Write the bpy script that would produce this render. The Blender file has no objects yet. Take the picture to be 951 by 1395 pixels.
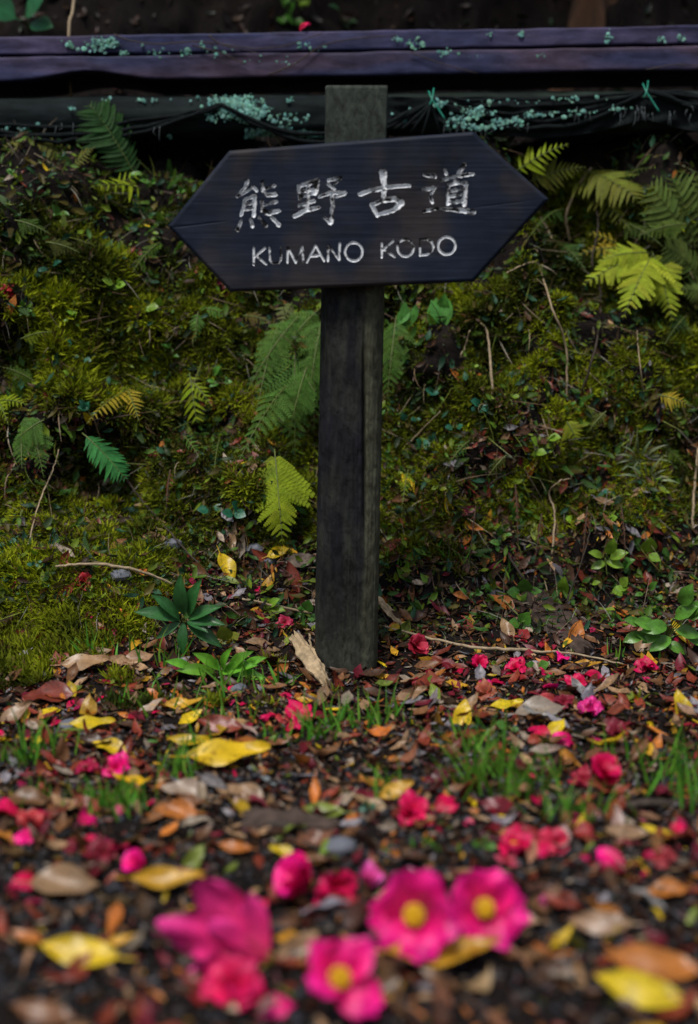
import bpy, math, random
import numpy as np
from mathutils import Vector, Matrix
from mathutils.bvhtree import BVHTree

random.seed(7); rng = np.random.default_rng(11)
scene = bpy.context.scene
COL = scene.collection

# ------------------------------------------------------------------ camera, sky, sun, exposure
CAM_H, PITCH, LENS = 0.65, math.radians(10.2), 50.0
PW, PH = 951.0, 1395.0                      # pixel units in which positions were measured
FPX = LENS / 36.0 * PH
cd = bpy.data.cameras.new('camera'); cam = bpy.data.objects.new('camera', cd); COL.objects.link(cam)
cam.location = (0, 0, CAM_H); cam.rotation_euler = (math.pi/2 - PITCH, 0, 0)
cd.lens = LENS; cd.sensor_width = 36; cd.sensor_fit = 'AUTO'; cd.clip_start = 0.05; cd.clip_end = 200
cd.dof.use_dof = True; cd.dof.focus_distance = 2.33; cd.dof.aperture_fstop = 2.0
scene.camera = cam
SUN_EL, SUN_AZ = math.radians(64), math.radians(205)    # azimuth clockwise from +Y: behind the camera, a little left
w = bpy.data.worlds.new('World'); scene.world = w; w.use_nodes = True
wn = w.node_tree.nodes; wl = w.node_tree.links
sky = wn.new('ShaderNodeTexSky'); sky.sky_type = 'NISHITA'; sky.sun_disc = False
sky.sun_elevation = SUN_EL; sky.sun_rotation = SUN_AZ; sky.dust_density = 4.0; sky.air_density = 1.2
wl.new(sky.outputs[0], wn['Background'].inputs[0]); wn['Background'].inputs[1].default_value = 0.052
sd = bpy.data.lights.new('sun', 'SUN'); sun = bpy.data.objects.new('sun', sd); COL.objects.link(sun)
sd.energy = 1.5; sd.angle = math.radians(14); sd.color = (1.0, 0.975, 0.94)
sdir = Vector((math.sin(SUN_AZ)*math.cos(SUN_EL), math.cos(SUN_AZ)*math.cos(SUN_EL), math.sin(SUN_EL)))
sun.rotation_euler = sdir.to_track_quat('Z', 'Y').to_euler(); sun.location = (0, -2, 6)
vs = scene.view_settings
vs.view_transform = 'Standard'; vs.look = 'None'; vs.gamma = 1; vs.exposure = 0.8; vs.use_curve_mapping = False
scene.cycles.max_bounces = 6; scene.cycles.use_denoising = True

# ------------------------------------------------------------------ helpers: noise
def _h(ix, iy, iz, seed):
    n = (ix*374761393 + iy*668265263 + iz*2147483647 + seed*1274126177) & 0xffffffff
    n = ((n ^ (n >> 13)) * 1274126177) & 0xffffffff
    n = (n ^ (n >> 16)) & 0xffff
    return n / 65535.0
def vn(x, y, z=0.0, seed=0):
    x, y, z = np.broadcast_arrays(np.asarray(x, float), np.asarray(y, float), np.asarray(z, float))
    ix, iy, iz = np.floor(x).astype(np.int64), np.floor(y).astype(np.int64), np.floor(z).astype(np.int64)
    fx, fy, fz = x-ix, y-iy, z-iz
    fx, fy, fz = [f*f*f*(f*(f*6-15)+10) for f in (fx, fy, fz)]
    r = 0
    for a in (0, 1):
        for b in (0, 1):
            for c in (0, 1):
                r = r + _h(ix+a, iy+b, iz+c, seed)*(fx if a else 1-fx)*(fy if b else 1-fy)*(fz if c else 1-fz)
    return r*2-1
def fbm(x, y, z=0.0, seed=0, o=4):
    r, a, f = 0, 1.0, 1.0
    for k in range(o):
        r = r + a*vn(x*f, y*f, np.asarray(z)*f, seed+k); a *= .5; f *= 2.03
    return r

# ------------------------------------------------------------------ helpers: objects
def tag(o, label=None, cat=None, group=None, kind=None):
    if label: o['label'] = label
    if cat: o['category'] = cat
    if group: o['group'] = group
    if kind: o['kind'] = kind
    return o
def mesh(name, V, F, mat=None, cols=None, uv=None, smooth=True):
    me = bpy.data.meshes.new(name)
    V = np.asarray(V, float)
    me.from_pydata(V.tolist() if len(V) < 2000 else V, [], F)
    if smooth: me.polygons.foreach_set('use_smooth', np.ones(len(me.polygons), bool))
    if cols is not None:
        a = me.attributes.new('Col', 'FLOAT_COLOR', 'POINT')
        c = np.ones((len(V), 4)); c[:, :3] = cols
        a.data.foreach_set('color', c.ravel())
    if uv is not None:
        l = me.uv_layers.new(name='UVMap')
        idx = np.empty(len(me.loops), int); me.loops.foreach_get('vertex_index', idx)
        l.data.foreach_set('uv', np.asarray(uv)[idx].ravel())
    if mat: me.materials.append(mat)
    me.update()
    return me
def obj(name, me, parent=None, color=None):
    o = bpy.data.objects.new(name, me); COL.objects.link(o)
    if parent: o.parent = parent
    if color is not None: o.color = (*color, 1)
    return o
def empty(name, loc=(0, 0, 0)):
    o = bpy.data.objects.new(name, None); COL.objects.link(o); o.location = loc; o.empty_display_size = .05
    return o
def unit(v):
    v = np.asarray(v, float); return v/ (np.linalg.norm(v, axis=-1, keepdims=True)+1e-12)
def frame(X, Zhint, loc):
    X = unit(X); Z = np.asarray(Zhint, float); Z = unit(Z - X*np.dot(X, Z)); Y = np.cross(Z, X)
    m = Matrix.Identity(4)
    for i in range(3):
        m[i][0], m[i][1], m[i][2], m[i][3] = X[i], Y[i], Z[i], loc[i]
    return m
def tube(pts, rad, n=5):
    """closed tapered tube along a polyline, smoothed"""
    pts = np.asarray(pts, float); k = len(pts); rad = np.broadcast_to(np.asarray(rad, float), (k,)) if np.ndim(rad) == 0 or len(np.atleast_1d(rad)) == k else np.interp(np.linspace(0, 1, k), np.linspace(0, 1, len(rad)), rad)
    T = unit(np.gradient(pts, axis=0)); up = np.array([.13, .22, .97])
    if abs(np.dot(T[0], up)) > .9: up = np.array([.97, .2, .1])
    A = unit(np.cross(T, up)); B = np.cross(T, A)
    an = np.linspace(0, 2*np.pi, n, endpoint=False)
    V = (pts[:, None, :] + rad[:, None, None]*(np.cos(an)[None, :, None]*A[:, None, :] + np.sin(an)[None, :, None]*B[:, None, :])).reshape(-1, 3)
    F = [[i*n+j, i*n+(j+1) % n, (i+1)*n+(j+1) % n, (i+1)*n+j] for i in range(k-1) for j in range(n)]
    F += [list(range(n))[::-1], [(k-1)*n+j for j in range(n)]]
    return V, F
def spline(P, n=16):
    P = np.asarray(P, float)
    if len(P) == 2: return P[0] + (P[1]-P[0])*np.linspace(0, 1, n)[:, None]
    Q = np.vstack([2*P[0]-P[1], P, 2*P[-1]-P[-2]]); out = []
    m = max(2, n//(len(P)-1))
    for i in range(1, len(Q)-2):
        t = np.linspace(0, 1, m, endpoint=False)[:, None]
        a, b, c, d = Q[i-1], Q[i], Q[i+1], Q[i+2]
        out.append(.5*(2*b + (c-a)*t + (2*a-5*b+4*c-d)*t*t + (3*b-a-3*c+d)*t**3))
    return np.vstack(out + [P[-1:]])
def joinVF(parts):
    Vs, Fs, o = [], [], 0
    for V, F in parts:
        Vs.append(V); Fs += [[i+o for i in f] for f in F]; o += len(V)
    return np.vstack(Vs), Fs
def scatter(TV, TF, P, X, Y, Z, S, cols, colvar=None):
    """n copies of template (TV,TF) as one mesh; S (n,3) scales along X,Y,Z"""
    TV = np.asarray(TV, float); TF = np.asarray(TF, int); n = len(P); nv = len(TV)
    V = P[:, None, :] + (TV[None, :, 0:1]*S[:, None, 0:1])*X[:, None, :] + (TV[None, :, 1:2]*S[:, None, 1:2])*Y[:, None, :] + (TV[None, :, 2:3]*S[:, None, 2:3])*Z[:, None, :]
    F = (TF[None, :, :] + (np.arange(n)*nv)[:, None, None]).reshape(-1, TF.shape[1])
    C = np.repeat(cols, nv, axis=0)
    if colvar is not None: C = C*np.tile(colvar, n)[:, None]
    return V.reshape(-1, 3), F, C
def rframes(N, tilt, r=rng):
    n = len(N); Zv = unit(N + r.normal(0, 1, (n, 3))*np.asarray(tilt).reshape(-1, 1))
    R = unit(r.normal(0, 1, (n, 3))); Xv = unit(R - Zv*np.sum(R*Zv, 1, keepdims=True))
    return Xv, np.cross(Zv, Xv), Zv
def stuff_mesh(name, chunks, mat, uv=None, smooth=True):
    Vs, Fs, Cs, o = [], [], [], 0
    for V, F, C in chunks:
        Vs.append(V); Fs.append(F+o); Cs.append(C); o += len(V)
    return mesh(name, np.vstack(Vs), np.vstack(Fs), mat, cols=np.vstack(Cs), uv=uv, smooth=smooth)

# ------------------------------------------------------------------ materials
def newmat(name):
    m = bpy.data.materials.new(name); m.use_nodes = True
    return m, m.node_tree.nodes, m.node_tree.links, m.node_tree.nodes['Principled BSDF']
def N_(nodes, t, **k):
    n = nodes.new(t)
    for a, b in k.items(): setattr(n, a, b)
    return n
def noise_(nodes, links, scale, detail=4, rough=.6, vec=None, dist=0):
    n = nodes.new('ShaderNodeTexNoise'); n.inputs['Scale'].default_value = scale; n.inputs['Detail'].default_value = detail
    n.inputs['Roughness'].default_value = rough; n.inputs['Distortion'].default_value = dist
    if vec is not None: links.new(vec, n.inputs['Vector'])
    return n
def ramp_(nodes, links, src, stops):
    r = nodes.new('ShaderNodeValToRGB'); e = r.color_ramp.elements
    while len(e) < len(stops): e.new(.5)
    for i, (p, c) in enumerate(stops): e[i].position = p; e[i].color = (*c, 1) if len(c) == 3 else c
    links.new(src, r.inputs[0]); return r
def mix_(nodes, links, fac, a, b, mode='MIX'):
    m = nodes.new('ShaderNodeMix'); m.data_type = 'RGBA'; m.blend_type = mode
    for s, v in ((0, fac), (6, a), (7, b)):
        if hasattr(v, 'links'): links.new(v, m.inputs[s])
        else: m.inputs[s].default_value = v if s == 0 else ((*v, 1) if len(v) == 3 else v)
    return m.outputs[2]
def bump_(nodes, links, h, bsdf, strength=.4, dist=.004):
    b = nodes.new('ShaderNodeBump'); b.inputs['Strength'].default_value = strength; b.inputs['Distance'].default_value = dist
    links.new(h, b.inputs['Height']); links.new(b.outputs[0], bsdf.inputs['Normal']); return b
def g(v): return (v, v, v)

def stuff_mat(name, rough=.7, spec=.3, nscale=120, lo=.65, hi=1.3, transl=0.0):
    m, n, l, b = newmat(name)
    a = N_(n, 'ShaderNodeAttribute', attribute_name='Col')
    tc = N_(n, 'ShaderNodeTexCoord'); nz = noise_(n, l, nscale, 3, vec=tc.outputs['Object'])
    r = ramp_(n, l, nz.outputs[0], [(.3, g(lo)), (.7, g(hi))])
    c = mix_(n, l, 1.0, a.outputs[0], r.outputs[0], 'MULTIPLY')
    l.new(c, b.inputs['Base Color']); b.inputs['Roughness'].default_value = rough; b.inputs['Specular IOR Level'].default_value = spec
    if transl:
        t = n.new('ShaderNodeBsdfTranslucent'); l.new(c, t.inputs[0]); mx = n.new('ShaderNodeMixShader'); mx.inputs[0].default_value = transl
        l.new(b.outputs[0], mx.inputs[1]); l.new(t.outputs[0], mx.inputs[2]); l.new(mx.outputs[0], n['Material Output'].inputs[0])
    return m
M_moss = stuff_mat('moss', .85, .08, 90, .7, 1.3, .25)
M_litter = stuff_mat('litter', .42, .28, 160, .55, 1.35)
M_grass = stuff_mat('grass', .5, .25, 60, .8, 1.2, .3)
M_pebble = stuff_mat('pebble', .5, .3, 300, .6, 1.4)
M_lichen = stuff_mat('lichen', .9, .1, 300, .6, 1.3)

def leaf_mat(name, rough=.42, vein=.5, spot=.5, transl=.15, veincol=(1.25, 1.15, .9), spotcol=(.25, .16, .1), spec=.4, veins=11.0):
    m, n, l, b = newmat(name)
    oi = N_(n, 'ShaderNodeObjectInfo'); tc = N_(n, 'ShaderNodeTexCoord')
    uv = N_(n, 'ShaderNodeUVMap'); sx = N_(n, 'ShaderNodeSeparateXYZ'); l.new(uv.outputs[0], sx.inputs[0])
    def math_(op, a, bb=None, c=None):
        k = N_(n, 'ShaderNodeMath', operation=op)
        for i, v in enumerate((a, bb, c)):
            if v is None: continue
            if hasattr(v, 'links'): l.new(v, k.inputs[i])
            else: k.inputs[i].default_value = v
        return k.outputs[0]
    cx = math_('ABSOLUTE', math_('SUBTRACT', sx.outputs[1], .5))
    mid = math_('LESS_THAN', cx, .03)
    fr = math_('FRACT', math_('SUBTRACT', math_('MULTIPLY', sx.outputs[0], veins), math_('MULTIPLY', cx, 6.0)))
    sv = math_('MULTIPLY', math_('LESS_THAN', fr, .14), .45)
    vfac = math_('MULTIPLY', math_('MAXIMUM', mid, sv), vein)
    add = N_(n, 'ShaderNodeVectorMath', operation='ADD'); l.new(tc.outputs['Object'], add.inputs[0])
    rnd = N_(n, 'ShaderNodeCombineXYZ'); 
    for i in range(3): l.new(math_('MULTIPLY', oi.outputs['Random'], 37.0+i*11), rnd.inputs[i])
    l.new(rnd.outputs[0], add.inputs[1])
    nz = noise_(n, l, 3.2, 5, .65, add.outputs[0]); r1 = ramp_(n, l, nz.outputs[0], [(.3, g(.62)), (.7, g(1.28))])
    c = mix_(n, l, 1.0, oi.outputs['Color'], r1.outputs[0], 'MULTIPLY')
    nz2 = noise_(n, l, 6.5, 4, .7, add.outputs[0]); r2 = ramp_(n, l, nz2.outputs[0], [(.56, g(0)), (.68, g(spot))])
    c2 = mix_(n, l, 1.0, oi.outputs['Color'], spotcol, 'MULTIPLY')
    c = mix_(n, l, r2.outputs[0], c, c2)
    cv = mix_(n, l, 1.0, c, veincol, 'MULTIPLY')
    c = mix_(n, l, vfac, c, cv)
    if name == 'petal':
        gr_ = ramp_(n, l, sx.outputs[0], [(.1, (.62, .6, .35)), (.55, (.92, .8, .8)), (.95, (1.06, 1.5, 1.3))])  # petal pigment, with inner shade and lighter rims painted in from base to tip
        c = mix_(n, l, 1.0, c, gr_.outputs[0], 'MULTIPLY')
    l.new(c, b.inputs['Base Color']); b.inputs['Roughness'].default_value = rough; b.inputs['Specular IOR Level'].default_value = spec
    bump_(n, l, math_('ADD', vfac, math_('MULTIPLY', nz2.outputs[0], .8)), b, .35, .0015)
    if transl:
        t = n.new('ShaderNodeBsdfTranslucent'); l.new(c, t.inputs[0]); mx = n.new('ShaderNodeMixShader'); mx.inputs[0].default_value = transl
        l.new(b.outputs[0], mx.inputs[1]); l.new(t.outputs[0], mx.inputs[2]); l.new(mx.outputs[0], n['Material Output'].inputs[0])
    return m
M_dead = leaf_mat('dead_leaf', .34, .55, .75, .08)
M_green = leaf_mat('green_leaf', .32, .45, .25, .2, (1.5, 1.45, 1.2), (.6, .5, .4), .5)
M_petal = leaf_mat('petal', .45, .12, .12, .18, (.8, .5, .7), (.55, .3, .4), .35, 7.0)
M_fern = leaf_mat('fern_leaf', .6, .3, .25, .3, (1.3, 1.25, 1.0), (.6, .45, .3), .18)

def plain_mat(name, col, rough=.6, spec=.4, scale=60, var=.5):
    m, n, l, b = newmat(name)
    tc = N_(n, 'ShaderNodeTexCoord'); nz = noise_(n, l, scale, 5, .65, tc.outputs['Object'])
    r = ramp_(n, l, nz.outputs[0], [(.3, tuple(x*(1-var) for x in col)), (.7, tuple(min(1, x*(1+var)) for x in col))])
    l.new(r.outputs[0], b.inputs['Base Color']); b.inputs['Roughness'].default_value = rough; b.inputs['Specular IOR Level'].default_value = spec
    bump_(n, l, nz.outputs[0], b, .4, .002)
    return m
M_stem = plain_mat('dry_stem', (.34, .26, .16), .6, .3, 90, .4)
M_gstem = plain_mat('green_stem', (.10, .13, .03), .5, .4, 60, .4)
M_twig = plain_mat('dark_twig', (.045, .033, .025), .7, .3, 90, .5)
M_root = plain_mat('root', (.07, .045, .03), .8, .2, 90, .6)
M_stamen = plain_mat('stamen', (1.0, .60, .02), .5, .3, 200, .15)
M_fil = plain_mat('filament', (.85, .70, .40), .5, .3, 200, .2)
M_calyx = plain_mat('calyx', (.33, .32, .06), .5, .4, 80, .4)
M_tie = plain_mat('green_tie', (.02, .25, .17), .35, .5, 80, .3)
M_net = plain_mat('black_net', (.009, .012, .013), .85, .08, 260, .6)
M_chunk = plain_mat('pale_wood', (.40, .30, .18), .7, .3, 70, .45)
M_bark = plain_mat('bark', (.06, .042, .034), .8, .15, 40, .7)
M_rock = plain_mat('stone', (.13, .14, .17), .5, .5, 40, .5)

# soil
m, n, l, b = newmat('soil'); M_soil = m
tc = N_(n, 'ShaderNodeTexCoord')
nz = noise_(n, l, 9, 6, .7, tc.outputs['Object']); nf = noise_(n, l, 140, 5, .7, tc.outputs['Object'])
r = ramp_(n, l, nz.outputs[0], [(.3, (.006, .005, .005)), (.55, (.013, .010, .009)), (.75, (.024, .018, .013))])
r2 = ramp_(n, l, nf.outputs[0], [(.3, g(.5)), (.7, g(1.5))])
l.new(mix_(n, l, 1.0, r.outputs[0], r2.outputs[0], 'MULTIPLY'), b.inputs['Base Color'])
b.inputs['Roughness'].default_value = .8; b.inputs['Specular IOR Level'].default_value = .08
bump_(n, l, nf.outputs[0], b, .8, .006)

# ------------------------------------------------------------------ terrain: path, bank and slope above as one sheet
prof = np.array([(-14, 0), (-4, 0), (-1, 0), (.6, 0), (1.3, 0), (1.9, .0), (2.2, .012), (2.36, .055), (2.50, .13), (2.61, .27), (2.68, .42), (2.75, .58),
                 (2.82, .71), (2.90, .80), (3.02, .845), (3.2, .87), (3.42, .98), (3.6, 1.25), (3.8, 1.7), (4.2, 2.4), (5, 3.2), (8, 5.2), (14, 7.5)])
pp = spline(prof, 23*14)
seg = np.r_[0, np.cumsum(np.linalg.norm(np.diff(pp, axis=0), axis=1))]
s_at_y = lambda y: np.interp(y, pp[:, 0], seg)
S = np.unique(np.r_[np.linspace(0, s_at_y(.5), 14), np.arange(s_at_y(.5), s_at_y(1.6), .02), np.arange(s_at_y(1.6), s_at_y(3.5), .0095), np.linspace(s_at_y(3.5), s_at_y(4.4), 50), np.linspace(s_at_y(4.4), seg[-1], 14)])
S = S[np.r_[True, np.diff(S) > .004]]
XS = np.unique(np.round(np.r_[np.linspace(-12, -2.2, 12), np.arange(-2.2, -1.0, .03), np.arange(-1.0, 1.0, .0095), np.arange(1.0, 2.2, .03), np.linspace(2.2, 12, 12)], 5))
gx, gs = np.meshgrid(XS, S)
by = np.interp(gs, seg, pp[:, 0]); bz = np.interp(gs, seg, pp[:, 1])
eps = .03
ty = np.interp(gs+eps, seg, pp[:, 0])-np.interp(gs-eps, seg, pp[:, 0]); tz = np.interp(gs+eps, seg, pp[:, 1])-np.interp(gs-eps, seg, pp[:, 1])
tl = np.hypot(ty, tz)+1e-9; ny, nz_ = -tz/tl, ty/tl
bank = np.clip((by-2.22)/.35, 0, 1)*np.clip((9-by)/5, 0, 1)
d = (.004+.050*bank)*fbm(gx*3.2, gs*3.2, 0, 3, 2) + (.005+.040*bank)*fbm(gx*11, gs*11, 0, 9, 2) + (.003+.006*bank)*fbm(gx*33, gs*33, 0, 15, 2)
d -= bank*.10*np.clip(vn(gx*4.5, gs*4.5, 3, 41)-.25, 0, 1)*2           # hollows
left = np.exp(-((gx+.50)/.22)**2)
d += np.clip(left, 0, 1)*.07*np.exp(-((by-2.38+.07*fbm(gx*7, 0, 0, 4, 2))/.17)**2)                # moss mound swelling forward beside the post
shift = -.05*np.exp(-((gx+.6)/.35)**2)*bank + .02*np.sin(gx*3)*bank
TX = gx; TY = by+shift+ny*d; TZ = bz+nz_*d
TV = np.stack([TX, TY, TZ], -1); nr, nc = gx.shape
idx = np.arange(nr*nc).reshape(nr, nc)
TF = np.stack([idx[:-1, :-1], idx[:-1, 1:], idx[1:, 1:], idx[1:, :-1]], -1).reshape(-1, 4)
ground = tag(obj('ground', mesh('ground', TV.reshape(-1, 3), TF, M_soil)), kind='structure')
bvh = BVHTree.FromPolygons(TV.reshape(-1, 3).tolist(), TF.tolist())
du = np.gradient(TV, axis=1); dv = np.gradient(TV, axis=0); TN = unit(np.cross(du, dv))

CP, SP = math.cos(PITCH), math.sin(PITCH)
def ray(px, py):
    a, b_ = (px-PW/2)/FPX, (PH/2-py)/FPX
    v = Vector((a, CP+b_*SP, -SP+b_*CP)); v.normalize(); return v
ORG = Vector((0, 0, CAM_H))
def hit(px, py):
    v = ray(px, py); loc, nn, i, dist = bvh.ray_cast(ORG, v)
    return (np.array(loc), np.array(nn), np.array(v), dist)
def at(px, py, off=0.0):
    """the point of the ground or bank seen there, lifted towards the viewer's side by off metres"""
    p, nn, v, dist = hit(px, py); return p - v*off
def plane(px, py, y):
    v = ray(px, py); t = y/v.y; return np.array(ORG+v*t)
def ground_under(p):
    loc, nn, i, dist = bvh.ray_cast(Vector((p[0], p[1], p[2]+.02)), Vector((0, 0, -1)))
    return np.array(loc) if loc else np.array(p)
def project(P):
    P = np.atleast_2d(P); q = P-np.array(ORG); dep = q[:, 1]*CP-q[:, 2]*SP; up = q[:, 1]*SP+q[:, 2]*CP
    return PW/2+FPX*q[:, 0]/dep, PH/2-FPX*up/dep, dep
def sample(n, y0, y1, x0=-1.05, x1=1.05, r=rng):
    """random points spread over the sheet between two profile distances"""
    s0, s1 = s_at_y(y0), s_at_y(y1)
    x = r.uniform(x0, x1, n); s = r.uniform(s0, s1, n)
    fi = np.interp(s, S, np.arange(nr)); fj = np.interp(x, XS, np.arange(nc))
    i = np.clip(fi.astype(int), 0, nr-2); j = np.clip(fj.astype(int), 0, nc-2); a = (fi-i)[:, None]; c = (fj-j)[:, None]
    def L(A): return (A[i, j]*(1-c)+A[i, j+1]*c)*(1-a)+(A[i+1, j]*(1-c)+A[i+1, j+1]*c)*a
    return L(TV), unit(L(TN)), x, s

# ------------------------------------------------------------------ signpost
PY = 2.2
base = at(471, 906); base[1] = PY; base[2] = float(ground_under((base[0], PY, .3))[2])
sp = empty('signpost', base)
tag(sp, 'dark wooden signpost with a double-pointed board lettered KUMANO KODO', 'signpost')
def loc_(V): return np.asarray(V)-base
# post: rounded log, flat planed top, long drying crack
topP = plane(486, 121, PY); LEAN = (topP[0]-base[0])/(topP[2]-base[2])
H = topP[2]-base[2]; na, nh = 260, 190
zz = np.linspace(-.10, H, nh)
an = np.linspace(0, 2*np.pi, na, endpoint=False)
A_, Z_ = np.meshgrid(an, zz)
zs = base[2]+H-.245                                            # below the board the log is round, above it is planed square
tp = np.clip((Z_-(zs-base[2]))/.02, 0, 1)
cx_, sx_ = np.cos(A_), np.sin(A_)
pw = 2.6*(1-tp)+14*tp
rr = 1/((np.abs(cx_)**pw+np.abs(sx_)**pw)**(1/pw))
rad = (.0500-.0030*np.clip(Z_/H, 0, 1))*(1-tp)+.0455*tp
rad = rad*(1+.012*fbm(cx_*1.5, sx_*1.5, Z_*3, 5, 3))
r_ = rad*rr
r_ += .0007*fbm(cx_*20, sx_*20, Z_*8, 7, 2)+.0009*fbm(cx_*7, sx_*7, Z_*60, 27, 3)*np.clip(1-Z_/.5, 0, 1)-.0016*np.clip(vn(cx_*3, sx_*3, Z_*70, 29)-.62, 0, 1)*6*.4
px_ = r_*cx_; py_ = r_*sx_
py_ = np.where(tp > 0, np.maximum(py_, -.044), py_)
crx = .021+.003*np.sin(Z_*7)+.002*fbm(Z_*12, 0, 0, 2, 2)      # crack runs down the front right of centre
crk = np.exp(-((px_-crx)/.0022)**2)*(py_ < 0)*np.clip((Z_-.18)/.15, 0, 1)*np.clip((.55-Z_)/.12, 0, 1)
py_ = py_+crk*.012
px_ = px_*1.0
Vp = np.stack([px_+LEAN*Z_, py_, Z_], -1).reshape(-1, 3)
ii = np.arange(na*nh).reshape(nh, na)
Fp = [[ii[i, j], ii[i, (j+1) % na], ii[i+1, (j+1) % na], ii[i+1, j]] for i in range(nh-1) for j in range(na)]
Fp += [list(ii[-1])]
# weathered wood: colour by place on the log (charred stain wears off on the right side and at the foot)
stain = (1/(1+np.exp((px_-crx-.001)/.0012)))*(1-tp)            # 1 = dark stain kept
foot = np.clip(1-(Z_-.02)/.16+.35*fbm(cx_*3, sx_*3, Z_*14, 8, 3), 0, 1)*.55
mottle = np.clip(.4+1.0*fbm(cx_*3, sx_*3, Z_*14, 12, 4), 0, 2)
dark = np.array([.0125, .013, .016]); pale = np.array([.070, .072, .048]); footc = np.array([.045, .048, .034])
k = np.clip(stain*(1-.22*mottle), 0, 1)[..., None]
Cp = dark*k+pale*(1-k); Cp = Cp*(1-foot[..., None])+footc*foot[..., None]
Cp = np.where(tp[..., None] > .5, np.array([.040, .048, .040]), Cp)
def wood_mat(name, sc=(1, 1, 1), rough=.6, spec=.35, lo=.55, hi=1.5, grain=70, bumps=.5):
    m, n, l, b = newmat(name)
    a = N_(n, 'ShaderNodeAttribute', attribute_name='Col'); tc = N_(n, 'ShaderNodeTexCoord')
    mp = N_(n, 'ShaderNodeMapping'); mp.inputs['Scale'].default_value = sc; l.new(tc.outputs['Object'], mp.inputs[0])
    nz = noise_(n, l, grain, 6, .7, mp.outputs[0], .4); n2 = noise_(n, l, 9, 5, .65, tc.outputs['Object'])
    r = ramp_(n, l, nz.outputs[0], [(.3, g(lo)), (.68, g(hi))]); r2 = ramp_(n, l, n2.outputs[0], [(.35, g(.7)), (.68, g(1.35))])
    c = mix_(n, l, 1.0, a.outputs[0], r.outputs[0], 'MULTIPLY'); c = mix_(n, l, 1.0, c, r2.outputs[0], 'MULTIPLY')
    l.new(c, b.inputs['Base Color']); b.inputs['Specular IOR Level'].default_value = spec
    rr_ = ramp_(n, l, n2.outputs[0], [(.3, g(rough-.12)), (.7, g(rough+.15))]); l.new(rr_.outputs[0], b.inputs['Roughness'])
    bump_(n, l, nz.outputs[0], b, bumps, .0025)
    return m
M_post = wood_mat('post_wood', (1, 1, .6), .7, .10, .42, 1.75, 90, 1.0)
post = obj('post', mesh('post', Vp, Fp, M_post, cols=Cp.reshape(-1, 3)), sp)

# board: carved double-pointed panel
BY = PY-.047-.030                                               # front face
def bp(px, py): p = plane(px, py, BY); return np.array([p[0], p[2]])
TL, TR, RT, BR, BL, LT = [bp(*q) for q in ((312, 205), (645, 179), (748, 271), (645, 384), (314, 398), (228, 308))]
nu, nv_ = 680, 250
def path3(a, b_, c, t):
    l1 = np.linalg.norm(b_-a); l2 = np.linalg.norm(c-b_); f = l1/(l1+l2)
    t = t[:, None]
    return np.where(t < f, a+(b_-a)*(t/f), b_+(c-b_)*((t-f)/(1-f)))
tv = np.linspace(0, 1, nv_+1); tu = np.linspace(0, 1, nu+1)
Lb, Rb = path3(BL, LT, TL, tv), path3(BR, RT, TR, tv)
G2 = Lb[:, None, :]*(1-tu[None, :, None])+Rb[:, None, :]*tu[None, :, None]
gx2, gz2 = G2[..., 0], G2[..., 1]
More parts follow.
